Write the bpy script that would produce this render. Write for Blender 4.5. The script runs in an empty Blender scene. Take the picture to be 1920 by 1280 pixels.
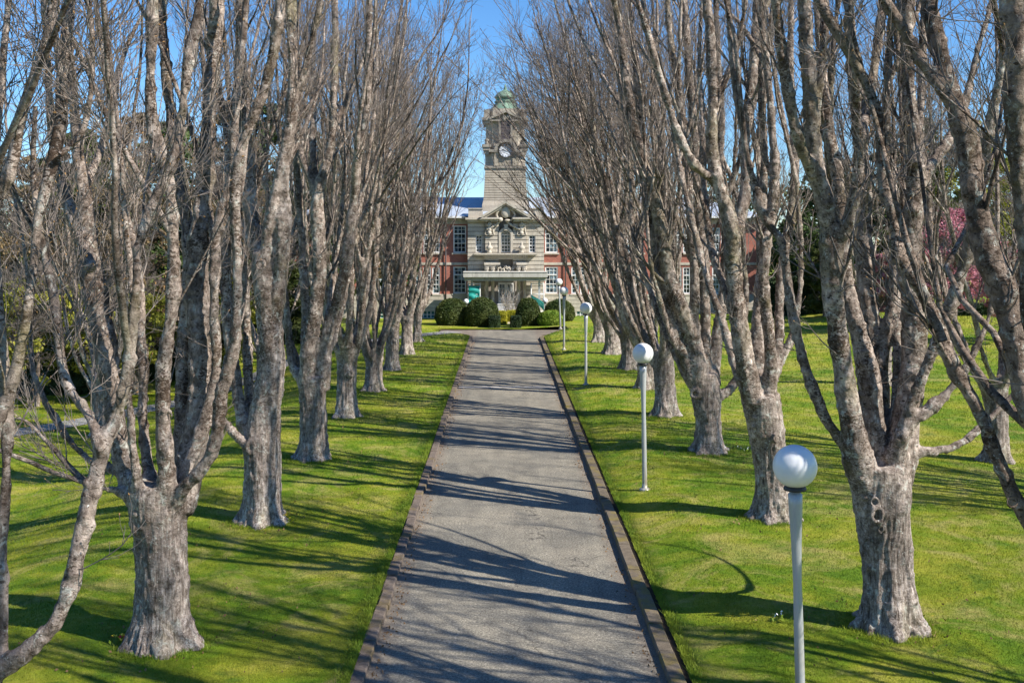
import bpy, math, random
import numpy as np
from math import radians, sin, cos, pi
from mathutils import Vector, Matrix

# ------------------------------------------------------------------ camera, sky, sun, exposure
scene = bpy.context.scene
C = scene.collection
VX, VY, F, H = 943.0, 451.0, 2000.0, 7.0        # vanishing point, focal length (px of the 1920 photo), eye height

cam_d = bpy.data.cameras.new('camera')
cam = bpy.data.objects.new('camera', cam_d); C.objects.link(cam)
cam.location = (0, 0, H); cam.rotation_euler = (radians(90), 0, 0)
cam_d.sensor_width = 36; cam_d.lens = 36 * F / 1920
cam_d.shift_x = (960 - VX) / 1920; cam_d.shift_y = -(640 - VY) / 1920
cam_d.clip_start = 0.1; cam_d.clip_end = 5000
scene.camera = cam

SUN_EL = radians(40)
sdir = Vector((0.875 * cos(SUN_EL), -0.485 * cos(SUN_EL), sin(SUN_EL))).normalized()   # towards the sun
world = bpy.data.worlds.new('World'); scene.world = world; world.use_nodes = True
wn = world.node_tree; wn.nodes.clear()
sky = wn.nodes.new('ShaderNodeTexSky'); sky.sky_type = 'NISHITA'; sky.sun_disc = False
sky.sun_elevation = SUN_EL; sky.sun_rotation = math.atan2(sdir.x, sdir.y)
sky.air_density = 1.0; sky.dust_density = 0.0; sky.ozone_density = 4.0; sky.altitude = 50
bg = wn.nodes.new('ShaderNodeBackground'); bg.inputs[1].default_value = 0.092
wo = wn.nodes.new('ShaderNodeOutputWorld')
tn = wn.nodes.new('ShaderNodeMix'); tn.data_type = 'RGBA'; tn.blend_type = 'MULTIPLY'; tn.inputs[0].default_value = 1; tn.inputs[7].default_value = (.80, .96, 1.15, 1)
hs = wn.nodes.new('ShaderNodeHueSaturation'); hs.inputs['Saturation'].default_value = 1.1
wn.links.new(sky.outputs[0], tn.inputs[6]); wn.links.new(tn.outputs[2], hs.inputs['Color']); wn.links.new(hs.outputs[0], bg.inputs[0]); wn.links.new(bg.outputs[0], wo.inputs[0])
sun_d = bpy.data.lights.new('sun', 'SUN'); sun_d.energy = 5.0; sun_d.angle = radians(0.5); sun_d.color = (1, 0.93, 0.83)
sun = bpy.data.objects.new('sun', sun_d); C.objects.link(sun)
sun.rotation_euler = (-sdir).to_track_quat('-Z', 'Y').to_euler(); sun.location = (40, -20, 40)
scene.view_settings.view_transform = 'Standard'; scene.view_settings.look = 'None'
scene.view_settings.exposure = 0.72; scene.view_settings.gamma = 1
scene.cycles.max_bounces = 5; scene.cycles.diffuse_bounces = 3; scene.cycles.glossy_bounces = 2
scene.cycles.transparent_max_bounces = 6

rng = np.random.default_rng(11); random.seed(4)

# ------------------------------------------------------------------ helpers
def W(px, py, Y):
    return np.array([(px - VX) / F * Y, Y, H - (py - VY) / F * Y])

def sstep(t):
    t = np.clip(t, 0, 1); return t * t * (3 - 2 * t)

def ground_h(x, y):
    x = np.asarray(x, float); y = np.asarray(y, float)
    left = -2.1 * sstep((-7.6 - x) / 10.5) * (1 - sstep((y - 60) / 16))
    right = 1.0 * sstep((x - 11) / 22) * sstep((y - 36) / 34)
    right = right + 0.20 * sstep((x - 3) / 1.5)
    rip = 0.02 * np.sin(x * .31 + y * .17) * np.sin(y * .23 - x * .11) * sstep((np.abs(x) - 4) / 4)
    return 0.10 + left + right + rip

def _hash(ix, iy, iz):
    n = (ix * 374761393 + iy * 668265263 + iz * 2147483647 * 3 + 1013904223) & 0xffffffff
    n = ((n ^ (n >> 13)) * 1274126177) & 0xffffffff
    n = n ^ (n >> 16)
    return (n & 0xffff) / 32767.5 - 1.0

def vnoise(p):
    i = np.floor(p).astype(np.int64); f = p - i; f = f * f * (3 - 2 * f)
    r = 0
    for dx in (0, 1):
        for dy in (0, 1):
            for dz in (0, 1):
                w = (f[:, 0] if dx else 1 - f[:, 0]) * (f[:, 1] if dy else 1 - f[:, 1]) * (f[:, 2] if dz else 1 - f[:, 2])
                r = r + w * _hash(i[:, 0] + dx, i[:, 1] + dy, i[:, 2] + dz)
    return r

def mesh_np(name, V, Fq, mats, mi=None, smooth=True, tris=None):
    me = bpy.data.meshes.new(name)
    V = np.asarray(V, np.float32).reshape(-1, 3); Fq = np.asarray(Fq, np.int32)
    k = Fq.shape[1]
    nf = len(Fq)
    me.vertices.add(len(V)); me.vertices.foreach_set('co', V.ravel())
    me.loops.add(nf * k); me.loops.foreach_set('vertex_index', Fq.ravel())
    me.polygons.add(nf)
    me.polygons.foreach_set('loop_start', np.arange(nf, dtype=np.int32) * k)
    me.polygons.foreach_set('use_smooth', np.full(nf, smooth, bool))
    if mi is not None: me.polygons.foreach_set('material_index', np.asarray(mi, np.int32))
    for m in mats: me.materials.append(m)
    me.update(calc_edges=True)
    return me

def tag(o, label=None, cat=None, group=None, kind=None):
    if label: o['label'] = label
    if cat: o['category'] = cat
    if group: o['group'] = group
    if kind: o['kind'] = kind
    return o

def link(name, me, parent=None):
    o = bpy.data.objects.new(name, me); C.objects.link(o)
    if parent is not None: o.parent = parent
    return o

def empty(name, loc=(0, 0, 0)):
    o = bpy.data.objects.new(name, None); C.objects.link(o); o.location = loc; o.empty_display_size = .3
    return o

class MB:
    """collects boxes, prisms, lathes in world units; build() links them as one mesh"""
    def __init__(s): s.v = []; s.f = []; s.m = []; s.sm = []
    def add(s, vs, fs, mi=0, sm=False):
        b = len(s.v); s.v += [tuple(map(float, q)) for q in vs]
        for f in fs: s.f.append(tuple(b + i for i in f)); s.m.append(mi); s.sm.append(sm)
    def box(s, x0, x1, y0, y1, z0, z1, mi=0):
        vs = [(x, y, z) for z in (z0, z1) for y in (y0, y1) for x in (x0, x1)]
        s.add(vs, [(0, 2, 3, 1), (4, 5, 7, 6), (0, 1, 5, 4), (2, 6, 7, 3), (0, 4, 6, 2), (1, 3, 7, 5)], mi)
    def prism(s, poly, y0, y1, mi=0):      # polygon in XZ, extruded in Y
        n = len(poly)
        vs = [(x, y0, z) for x, z in poly] + [(x, y1, z) for x, z in poly]
        s.add(vs, [tuple(range(n)), tuple(range(2 * n - 1, n - 1, -1))] + [(i, i + n, (i + 1) % n + n, (i + 1) % n) for i in range(n)], mi)
    def slab(s, poly, z0, z1, mi=0):       # polygon in XY, extruded in Z
        n = len(poly)
        vs = [(x, y, z0) for x, y in poly] + [(x, y, z1) for x, y in poly]
        s.add(vs, [tuple(range(n - 1, -1, -1)), tuple(range(n, 2 * n))] + [(i, (i + 1) % n, (i + 1) % n + n, i + n) for i in range(n)], mi)
    def frustum(s, p0, z0, p1, z1, mi=0, sm=False):
        n = len(p0)
        vs = [(x, y, z0) for x, y in p0] + [(x, y, z1) for x, y in p1]
        s.add(vs, [tuple(range(n - 1, -1, -1)), tuple(range(n, 2 * n))] + [(i, (i + 1) % n, (i + 1) % n + n, i + n) for i in range(n)], mi, sm)
    def lathe(s, cx, cy, prof, n=16, mi=0, sm=True):   # prof: (r, z)
        vs = []; fs = []
        for r, z in prof:
            for k in range(n):
                a = 2 * pi * k / n; vs.append((cx + r * cos(a), cy + r * sin(a), z))
        for j in range(len(prof) - 1):
            for k in range(n):
                fs.append((j * n + k, j * n + (k + 1) % n, (j + 1) * n + (k + 1) % n, (j + 1) * n + k))
        fs.append(tuple(range(n - 1, -1, -1))); fs.append(tuple((len(prof) - 1) * n + k for k in range(n)))
        s.add(vs, fs, mi, sm)
    def disc(s, cx, cz, y, r, n=28, mi=0, th=.04):
        s.prism([(cx + r * cos(2 * pi * k / n), cz + r * sin(2 * pi * k / n)) for k in range(n)], y, y + th, mi)
    def bar(s, a, b, r, n=8, mi=0):
        a = Vector(a); b = Vector(b); q = (b - a).to_track_quat('Z', 'Y'); vs = []
        for p in (a, b):
            for k in range(n):
                vs.append(p + q @ Vector((r * cos(2 * pi * k / n), r * sin(2 * pi * k / n), 0)))
        s.add(vs, [tuple(range(n - 1, -1, -1)), tuple(range(n, 2 * n))] + [(k, (k + 1) % n, n + (k + 1) % n, n + k) for k in range(n)], mi, True)
    def ball(s, c, r, sc=(1, 1, 1), nu=12, nv=8, mi=0, seed=None, amp=0):
        vs = []; fs = []
        rr = random.Random(seed)
        for j in range(nv + 1):
            th = pi * j / nv
            for i in range(nu):
                a = 2 * pi * i / nu; k = 1 + (rr.uniform(-amp, amp) if amp else 0)
                vs.append((c[0] + r * sc[0] * k * sin(th) * cos(a), c[1] + r * sc[1] * k * sin(th) * sin(a), c[2] + r * sc[2] * k * cos(th)))
        for j in range(nv):
            for i in range(nu):
                fs.append((j * nu + i, (j + 1) * nu + i, (j + 1) * nu + (i + 1) % nu, j * nu + (i + 1) % nu))
        s.add(vs, fs, mi, True)
    def mesh(s, name, mats, bevel=0):
        me = bpy.data.meshes.new(name); me.from_pydata(s.v, [], s.f)
        if not isinstance(mats, (list, tuple)): mats = [mats]
        for m in mats: me.materials.append(m)
        me.polygons.foreach_set('material_index', s.m); me.polygons.foreach_set('use_smooth', s.sm)
        me.update(); return me
    def build(s, name, mats, parent=None, bevel=0):
        o = link(name, s.mesh(name, mats), parent)
        if bevel:
            b = o.modifiers.new('bevel', 'BEVEL'); b.width = bevel; b.segments = 2; b.limit_method = 'ANGLE'
        return o

# ------------------------------------------------------------------ materials
def nt(name):
    m = bpy.data.materials.new(name); m.use_nodes = True
    n = m.node_tree.nodes; l = m.node_tree.links; b = n['Principled BSDF']
    return m, n, l, b
def coords(n, l, scale=(1, 1, 1), kind='Object'):
    tc = n.new('ShaderNodeTexCoord'); mp = n.new('ShaderNodeMapping'); mp.inputs['Scale'].default_value = scale
    l.new(tc.outputs[kind], mp.inputs[0]); return mp.outputs[0]
def noise(n, l, vec, scale, detail=5, rough=.55, dist=0):
    t = n.new('ShaderNodeTexNoise'); t.inputs['Scale'].default_value = scale; t.inputs['Detail'].default_value = detail
    t.inputs['Roughness'].default_value = rough; t.inputs['Distortion'].default_value = dist
    l.new(vec, t.inputs['Vector']); return t.outputs[0]
def ramp(n, l, fac, stops):
    r = n.new('ShaderNodeValToRGB'); e = r.color_ramp.elements
    while len(e) < len(stops): e.new(.5)
    for k, (p, c) in enumerate(stops):
        e[k].position = p; e[k].color = (*c, 1) if len(c) == 3 else c
    l.new(fac, r.inputs[0]); return r.outputs[0]
def mix(n, l, fac, a, b, mode='MIX'):
    x = n.new('ShaderNodeMix'); x.data_type = 'RGBA'; x.blend_type = mode
    for s, v in ((x.inputs[0], fac), (x.inputs[6], a), (x.inputs[7], b)):
        if isinstance(v, (int, float)): s.default_value = v
        elif isinstance(v, tuple): s.default_value = (*v, 1)
        else: l.new(v, s)
    return x.outputs[2]
def bump(n, l, h, bsdf, strength=.5, dist=.02, prev=None):
    b = n.new('ShaderNodeBump'); b.inputs['Strength'].default_value = strength; b.inputs['Distance'].default_value = dist
    l.new(h, b.inputs['Height'])
    if prev is not None: l.new(prev, b.inputs['Normal'])
    l.new(b.outputs[0], bsdf.inputs['Normal']); return b.outputs[0]

def simple(name, col, rough=.6, metal=0, var=.15, scale=6, bmp=.15, spec=.4):
    m, n, l, b = nt(name); v = coords(n, l)
    k = noise(n, l, v, scale, 6)
    d = tuple(c * (1 - var) for c in col); u = tuple(min(1, c * (1 + var)) for c in col)
    l.new(ramp(n, l, k, [(.3, d), (.7, u)]), b.inputs['Base Color'])
    b.inputs['Roughness'].default_value = rough; b.inputs['Metallic'].default_value = metal
    b.inputs['Specular IOR Level'].default_value = spec
    if bmp: bump(n, l, noise(n, l, v, scale * 6, 4), b, bmp, .01)
    return m

def bark_material(name, tint=(1, 1, 1), far=False):
    m, n, l, b = nt(name)
    tc = n.new('ShaderNodeTexCoord').outputs['Object']
    def sc(s):
        mp = n.new('ShaderNodeMapping'); mp.inputs['Scale'].default_value = s; l.new(tc, mp.inputs[0]); return mp.outputs[0]
    t = lambda c: tuple(a * b_ for a, b_ in zip(c, tint))
    sep = n.new('ShaderNodeSeparateXYZ'); l.new(tc, sep.inputs[0])
    hm = n.new('ShaderNodeMapRange'); hm.inputs[1].default_value = 2.6; hm.inputs[2].default_value = 5.4
    hz = n.new('ShaderNodeMath'); hz.operation = 'MULTIPLY_ADD'; hz.inputs[1].default_value = 3.0; l.new(noise(n, l, sc((1, 1, .6)), 1.6, 5, .65), hz.inputs[0]); l.new(sep.outputs[2], hz.inputs[2]); l.new(hz.outputs[0], hm.inputs[0])   # 0 on the bole, 1 on the limbs
    fiss = noise(n, l, sc((15, 15, 1.5)), 1.5, 8, .70, .5)
    tone = noise(n, l, sc((1, 1, .55)), 1.3, 4, .6)
    bole = ramp(n, l, fiss, [(.32, t((.06, .048, .040))), (.41, t((.21, .175, .15))), (.53, t((.38, .335, .305))), (.70, t((.53, .49, .46)))])
    smooth_ = ramp(n, l, noise(n, l, sc((1.6, 1.6, 1)), 3.2, 7, .68), [(.36, t((.14, .11, .09))), (.5, t((.31, .26, .225))), (.65, t((.50, .44, .395)))])
    base = mix(n, l, hm.outputs[0], bole, smooth_)
    base = mix(n, l, .8, base, ramp(n, l, tone, [(.38, (.50, .47, .45)), (.62, (1.2, 1.18, 1.16))]), 'MULTIPLY')
    # brown bud clusters and scars, thick on the limbs
    dens = noise(n, l, sc((1, 1, .7)), 1.6, 3, .5)
    sp = noise(n, l, sc((1, 1, 1.5)), 17, 4, .68, .6)
    ad = n.new('ShaderNodeMath'); ad.operation = 'MULTIPLY_ADD'; ad.inputs[1].default_value = .75; l.new(dens, ad.inputs[0]); l.new(sp, ad.inputs[2])
    spm = ramp(n, l, ad.outputs[0], [(.93, (0, 0, 0)), (.985, (.95,) * 3)])
    spf = mix(n, l, hm.outputs[0], mix(n, l, .35, (0, 0, 0), spm), spm)
    base = mix(n, l, spf, base, t((.075, .050, .034)))
    vo = n.new('ShaderNodeTexVoronoi'); vo.inputs['Scale'].default_value = 9; vo.inputs['Randomness'].default_value = 1; l.new(sc((1, 1, 1.6)), vo.inputs['Vector'])
    sepc = n.new('ShaderNodeSeparateXYZ'); l.new(vo.outputs['Color'], sepc.inputs[0])
    pit = n.new('ShaderNodeMath'); pit.operation = 'MULTIPLY_ADD'; pit.inputs[1].default_value = .28; l.new(sepc.outputs[0], pit.inputs[0]); l.new(vo.outputs['Distance'], pit.inputs[2])
    pm = ramp(n, l, pit.outputs[0], [(.25, (.92,) * 3), (.32, (0, 0, 0))])
    base = mix(n, l, mix(n, l, hm.outputs[0], mix(n, l, .3, (0, 0, 0), pm), pm), base, t((.055, .038, .028)))
    # pale lichen
    li = noise(n, l, sc((1, 1, .8)), 4.5, 7, .75, 1.0)
    base = mix(n, l, ramp(n, l, li, [(.57, (0, 0, 0)), (.62, (.75,) * 3)]), base, (.46, .475, .43))
    li2 = noise(n, l, sc((1, 1, 1)), 24, 4, .62)
    base = mix(n, l, ramp(n, l, li2, [(.64, (0, 0, 0)), (.69, (.85,) * 3)]), base, (.64, .64, .60))
    # green algae on the weather side
    al = noise(n, l, sc((1, 1, .5)), .9, 4, .6)
    base = mix(n, l, ramp(n, l, al, [(.56, (0, 0, 0)), (.72, (.45,) * 3)]), base, (.20, .19, .085))
    ring = noise(n, l, sc((3, 3, 22)), 1.0, 5, .65, .5)
    rm = ramp(n, l, ring, [(.33, (.40,) * 3), (.38, (0, 0, 0))])
    base = mix(n, l, mix(n, l, hm.outputs[0], (0, 0, 0), rm), base, t((.10, .08, .065)))
    oi = n.new('ShaderNodeObjectInfo')
    base = mix(n, l, 1.0, base, ramp(n, l, oi.outputs['Random'], [(0, (.90, .89, .88)), (.5, (1.02, 1.015, 1.01)), (1, (1.16, 1.16, 1.16))]), 'MULTIPLY')
    cont = noise(n, l, sc((1, 1, .8)), 8.5, 8, .78, .5)
    base = mix(n, l, .9, base, ramp(n, l, cont, [(.37, (.26, .23, .20)), (.47, (.82, .80, .78)), (.60, (1.42, 1.41, 1.40))]), 'MULTIPLY')
    l.new(base, b.inputs['Base Color'])
    b.inputs['Roughness'].default_value = .85; b.inputs['Specular IOR Level'].default_value = .25
    fine = noise(n, l, sc((1, 1, .8)), 9, 8, .72)
    fb = n.new('ShaderNodeMix'); fb.data_type = 'FLOAT'; l.new(hm.outputs[0], fb.inputs[0]); l.new(fiss, fb.inputs[2]); l.new(fine, fb.inputs[3])
    b1 = bump(n, l, fb.outputs[0], b, 1.0, .04)
    b1 = bump(n, l, ring, b, .3, .010, b1)
    b2 = bump(n, l, sp, b, .8, .03, b1)
    bump(n, l, li, b, .5, .03, b2)
    return m

M = {}
M['bark'] = bark_material('maple_bark')
M['bark2'] = bark_material('maple_bark_brown', (.9, .86, .82))
M['twig'] = simple('twig_bark', (.20, .17, .15), .8, var=.35, scale=3, bmp=0, spec=.2)
M['bud'] = simple('leaf_bud', (.33, .19, .08), .7, var=.3, scale=3, bmp=0, spec=.2)

def lawn_material():
    m, n, l, b = nt('mown_grass')
    v = coords(n, l)
    big = noise(n, l, v, .22, 6, .6, .5); mid = noise(n, l, v, 1.3, 6, .65, .3); fine = noise(n, l, v, 16, 6, .75)
    vs = n.new('ShaderNodeMapping'); vs.inputs['Scale'].default_value = (1.0, .35, 1); l.new(v, vs.inputs[0])
    streak = noise(n, l, vs.outputs[0], 38, 5, .8, .2)
    c = ramp(n, l, big, [(.36, (.085, .18, .010)), (.47, (.15, .25, .012)), (.54, (.29, .32, .020)), (.66, (.45, .41, .06))])
    c2 = ramp(n, l, mid, [(.32, (.065, .155, .010)), (.46, (.14, .235, .012)), (.57, (.28, .31, .03)), (.70, (.46, .42, .11))])
    c = mix(n, l, .5, c, c2)
    straw = noise(n, l, v, .55, 7, .72, 1.2)
    c = mix(n, l, ramp(n, l, straw, [(.50, (0, 0, 0)), (.64, (.75,) * 3)]), c, (.42, .37, .12))
    moss = noise(n, l, v, .8, 7, .72, .8)
    c = mix(n, l, ramp(n, l, moss, [(.54, (0, 0, 0)), (.66, (.7,) * 3)]), c, (.06, .14, .012))
    c = mix(n, l, .6, c, ramp(n, l, streak, [(.25, (.40, .46, .38)), (.5, (.98, .98, .95)), (.78, (1.5, 1.42, 1.45))]), 'MULTIPLY')
    c = mix(n, l, .55, c, ramp(n, l, fine, [(.3, (.55, .6, .5)), (.6, (1.2, 1.15, 1.2))]), 'MULTIPLY')
    l.new(c, b.inputs['Base Color']); b.inputs['Roughness'].default_value = .75
    b.inputs['Specular IOR Level'].default_value = .15
    p = bump(n, l, streak, b, 1.0, .05); bump(n, l, mid, b, .4, .06, p)
    return m
M['lawn'] = lawn_material()

def asphalt():
    m, n, l, b = nt('old_asphalt'); v = coords(n, l)
    agg = n.new('ShaderNodeTexVoronoi'); agg.inputs['Scale'].default_value = 55; l.new(v, agg.inputs['Vector'])
    fine = noise(n, l, v, 22, 8, .9); mid = noise(n, l, v, 2.2, 6, .65); big = noise(n, l, v, .35, 5, .6)
    c = ramp(n, l, fine, [(.36, (.042, .040, .034)), (.5, (.205, .190, .155)), (.61, (.49, .456, .385))])
    c = mix(n, l, .6, c, ramp(n, l, mid, [(.3, (.60, .60, .60)), (.5, (.98, .97, .95)), (.7, (1.22, 1.2, 1.16))]), 'MULTIPLY')
    c = mix(n, l, .8, c, ramp(n, l, big, [(.38, (.74, .75, .76)), (.62, (1.16, 1.13, 1.08))]), 'MULTIPLY')
    st = n.new('ShaderNodeMapping'); st.inputs['Scale'].default_value = (1.4, .12, 1); l.new(v, st.inputs[0])
    c = mix(n, l, .6, c, ramp(n, l, noise(n, l, st.outputs[0], 1.2, 5, .6, .4), [(.38, (.78, .78, .78)), (.6, (1.1, 1.1, 1.08))]), 'MULTIPLY')
    # hairline cracks
    dv = n.new('ShaderNodeMix'); dv.data_type = 'VECTOR'; 
    nz = n.new('ShaderNodeTexNoise'); nz.inputs['Scale'].default_value = 2.5; nz.inputs['Detail'].default_value = 5; l.new(v, nz.inputs['Vector'])
    ad = n.new('ShaderNodeVectorMath'); ad.operation = 'MULTIPLY_ADD'; ad.inputs[1].default_value = (1.1, 1.1, 0); l.new(nz.outputs['Color'], ad.inputs[0]); l.new(v, ad.inputs[2])
    cr = n.new('ShaderNodeTexVoronoi'); cr.feature = 'DISTANCE_TO_EDGE'; cr.inputs['Scale'].default_value = .28; l.new(ad.outputs[0], cr.inputs['Vector'])
    mask = noise(n, l, v, .5, 3)
    line = ramp(n, l, cr.outputs['Distance'], [(0, (1, 1, 1)), (.0065, (0, 0, 0))])
    line = mix(n, l, 1.0, line, ramp(n, l, mask, [(.50, (0, 0, 0)), (.58, (1, 1, 1))]), 'MULTIPLY')
    c = mix(n, l, line, c, (.05, .045, .04))
    # dirt along both edges
    sep = n.new('ShaderNodeSeparateXYZ'); l.new(v, sep.inputs[0])
    ab = n.new('ShaderNodeMath'); ab.operation = 'ABSOLUTE'
    sb = n.new('ShaderNodeMath'); sb.operation = 'SUBTRACT'; sb.inputs[1].default_value = .22; l.new(sep.outputs[0], sb.inputs[0]); l.new(sb.outputs[0], ab.inputs[0])
    wob = n.new('ShaderNodeMath'); wob.operation = 'MULTIPLY_ADD'; wob.inputs[1].default_value = .5; l.new(mid, wob.inputs[0]); l.new(ab.outputs[0], wob.inputs[2])
    edge = ramp(n, l, wob.outputs[0], [(0, (0, 0, 0)), (.001, (0, 0, 0))])
    mr = n.new('ShaderNodeMapRange'); mr.inputs[1].default_value = 2.25; mr.inputs[2].default_value = 2.65; mr.inputs[4].default_value = .6; l.new(wob.outputs[0], mr.inputs[0])
    c = mix(n, l, mr.outputs[0], c, (.20, .155, .12))
    l.new(c, b.inputs['Base Color']); b.inputs['Roughness'].default_value = .85; b.inputs['Specular IOR Level'].default_value = .3
    p = bump(n, l, fine, b, .6, .008); bump(n, l, agg.outputs['Distance'], b, .3, .006, p)
    return m
M['asphalt'] = asphalt()

def kerb_mat(name, a, b2, moss):
    m, n, l, b = nt(name); v = coords(n, l)
    k = noise(n, l, v, 5, 7, .7); f = noise(n, l, v, 40, 5, .7); g = noise(n, l, v, 1.7, 5, .6)
    c = ramp(n, l, k, [(.3, a), (.7, b2)])
    c = mix(n, l, ramp(n, l, g, [(.5, (0, 0, 0)), (.62, (.8,) * 3)]), c, moss)
    c = mix(n, l, .7, c, ramp(n, l, f, [(.3, (.6, .6, .6)), (.7, (1.3, 1.3, 1.3))]), 'MULTIPLY')
    l.new(c, b.inputs['Base Color']); b.inputs['Roughness'].default_value = .9
    bump(n, l, k, b, .6, .02); return m
M['kerb'] = kerb_mat('weathered_kerb', (.085, .065, .05), (.215, .17, .135), (.15, .11, .045))
M['kerb_moss'] = kerb_mat('mossy_kerb', (.08, .062, .042), (.20, .16, .11), (.19, .145, .03))
M['soil'] = simple('dark_soil', (.035, .026, .018), .95, var=.4, scale=9)
M['path'] = simple('gravel_path', (.30, .29, .28), .9, var=.2, scale=9, bmp=.4)

def stone_mat(name, a, b2, stain=(.16, .15, .13)):
    m, n, l, b = nt(name); v = coords(n, l)
    k = noise(n, l, v, 1.6, 7, .65); f = noise(n, l, v, 16, 5, .7)
    mp = n.new('ShaderNodeMapping'); mp.inputs['Scale'].default_value = (3, 3, .5); l.new(v, mp.inputs[0])
    s = noise(n, l, mp.outputs[0], 1.5, 6, .7)
    c = ramp(n, l, k, [(.3, a), (.7, b2)])
    c = mix(n, l, ramp(n, l, s, [(.5, (0, 0, 0)), (.72, (.6,) * 3)]), c, stain)
    c = mix(n, l, .5, c, ramp(n, l, f, [(.3, (.75,) * 3), (.7, (1.2,) * 3)]), 'MULTIPLY')
    l.new(c, b.inputs['Base Color']); b.inputs['Roughness'].default_value = .85
    bump(n, l, f, b, .4, .02); return m
M['stone'] = stone_mat('sandstone', (.42, .375, .305), (.58, .53, .44), (.24, .215, .175))
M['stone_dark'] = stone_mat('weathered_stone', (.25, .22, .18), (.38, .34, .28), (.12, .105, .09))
M['concrete'] = stone_mat('canopy_concrete', (.43, .42, .37), (.56, .55, .49))
def brick_mat():
    m, n, l, b = nt('red_brick'); v = coords(n, l)
    mp = n.new('ShaderNodeMapping'); mp.inputs['Rotation'].default_value = (radians(90), 0, 0); l.new(v, mp.inputs[0])
    br = n.new('ShaderNodeTexBrick'); l.new(mp.outputs[0], br.inputs['Vector'])
    br.inputs['Scale'].default_value = 2.2; br.inputs['Color1'].default_value = (.41, .135, .085, 1); br.inputs['Color2'].default_value = (.30, .095, .065, 1)
    br.inputs['Mortar'].default_value = (.34, .2, .17, 1); br.inputs['Mortar Size'].default_value = .02
    k = noise(n, l, v, 1.2, 6, .6)
    c = mix(n, l, .7, br.outputs[0], ramp(n, l, k, [(.3, (.75,) * 3), (.7, (1.2,) * 3)]), 'MULTIPLY')
    l.new(c, b.inputs['Base Color']); b.inputs['Roughness'].default_value = .85; return m
M['brick'] = brick_mat()
def slate():
    m, n, l, b = nt('slate_roof'); v = coords(n, l)
    br = n.new('ShaderNodeTexBrick'); l.new(v, br.inputs['Vector'])
    br.inputs['Scale'].default_value = 2.6; br.inputs['Color1'].default_value = (.50, .57, .66, 1); br.inputs['Color2'].default_value = (.60, .66, .73, 1)
    br.inputs['Mortar'].default_value = (.10, .13, .18, 1); br.inputs['Mortar Size'].default_value = .03
    l.new(br.outputs[0], b.inputs['Base Color']); b.inputs['Roughness'].default_value = .5; b.inputs['Specular IOR Level'].default_value = .5
    bump(n, l, br.outputs['Fac'], b, .3, .02); return m
M['slate'] = slate()
M['white'] = simple('white_paint', (.78, .78, .76), .45, var=.05, scale=3, bmp=.05)
M['white_metal'] = simple('galvanised_post', (.52, .54, .55), .45, .35, .12, 4, .1)
M['pipe'] = simple('dark_pipe', (.07, .06, .06), .6)
M['copper'] = stone_mat('verdigris', (.10, .19, .13), (.24, .34, .25), (.07, .08, .055))
M['teal'] = simple('teal_tarp', (.01, .27, .23), .55, var=.25, scale=2, bmp=.4)
M['louvre'] = simple('louvre_slats', (.17, .14, .15), .7)
M['iron'] = simple('dark_iron', (.04, .04, .042), .5)
M['clock'] = simple('clock_white', (.72, .74, .78), .4, var=.04)
def glass_mat():
    m, n, l, b = nt('window_glass')
    v = coords(n, l)
    c = ramp(n, l, noise(n, l, v, 1.3, 4), [(.42, (.010, .015, .020)), (.52, (.05, .08, .10)), (.6, (.24, .33, .38))])  # pale teal patches paint reflections into the glass colour
    l.new(c, b.inputs['Base Color']); b.inputs['Roughness'].default_value = .04; b.inputs['Specular IOR Level'].default_value = .55
    bump(n, l, noise(n, l, v, 2.5, 2), b, .05, .02)
    return m
M['glass'] = glass_mat()
M['teal_paint'] = simple('teal_paint', (.03, .16, .17), .5)
def globe_mat():
    m, n, l, b = nt('opal_globe')
    v = coords(n, l)
    l.new(ramp(n, l, noise(n, l, v, 5, 5, .6), [(.35, (.80, .80, .81)), (.65, (.87, .87, .87))]), b.inputs['Base Color'])
    b.inputs['Roughness'].default_value = .28; b.inputs['Subsurface Weight'].default_value = .25; b.inputs['Subsurface Radius'].default_value = (.08, .08, .08)
    b.inputs['Specular IOR Level'].default_value = .4; return m
M['globe'] = globe_mat()
def post_mat():
    m, n, l, b = nt('lamp_post_paint'); v = coords(n, l)
    mp = n.new('ShaderNodeMapping'); mp.inputs['Scale'].default_value = (6, 6, .8); l.new(v, mp.inputs[0])
    k = noise(n, l, mp.outputs[0], 2, 6, .7)
    c = ramp(n, l, k, [(.3, (.36, .385, .40)), (.55, (.46, .48, .49)), (.75, (.40, .39, .33))])
    sep = n.new('ShaderNodeSeparateXYZ'); l.new(v, sep.inputs[0])
    r = n.new('ShaderNodeMapRange'); r.inputs[1].default_value = 1.75; r.inputs[2].default_value = .3; r.inputs[4].default_value = .75; l.new(sep.outputs[2], r.inputs[0])
    mm = n.new('ShaderNodeMath'); mm.operation = 'MULTIPLY'; l.new(r.outputs[0], mm.inputs[0]); l.new(ramp(n, l, k, [(.4, (0, 0, 0)), (.55, (1, 1, 1))]), mm.inputs[1])
    c = mix(n, l, mm.outputs[0], c, (.25, .20, .10))
    l.new(c, b.inputs['Base Color']); b.inputs['Roughness'].default_value = .4; b.inputs['Metallic'].default_value = .25
    return m
M['post'] = post_mat()
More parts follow.
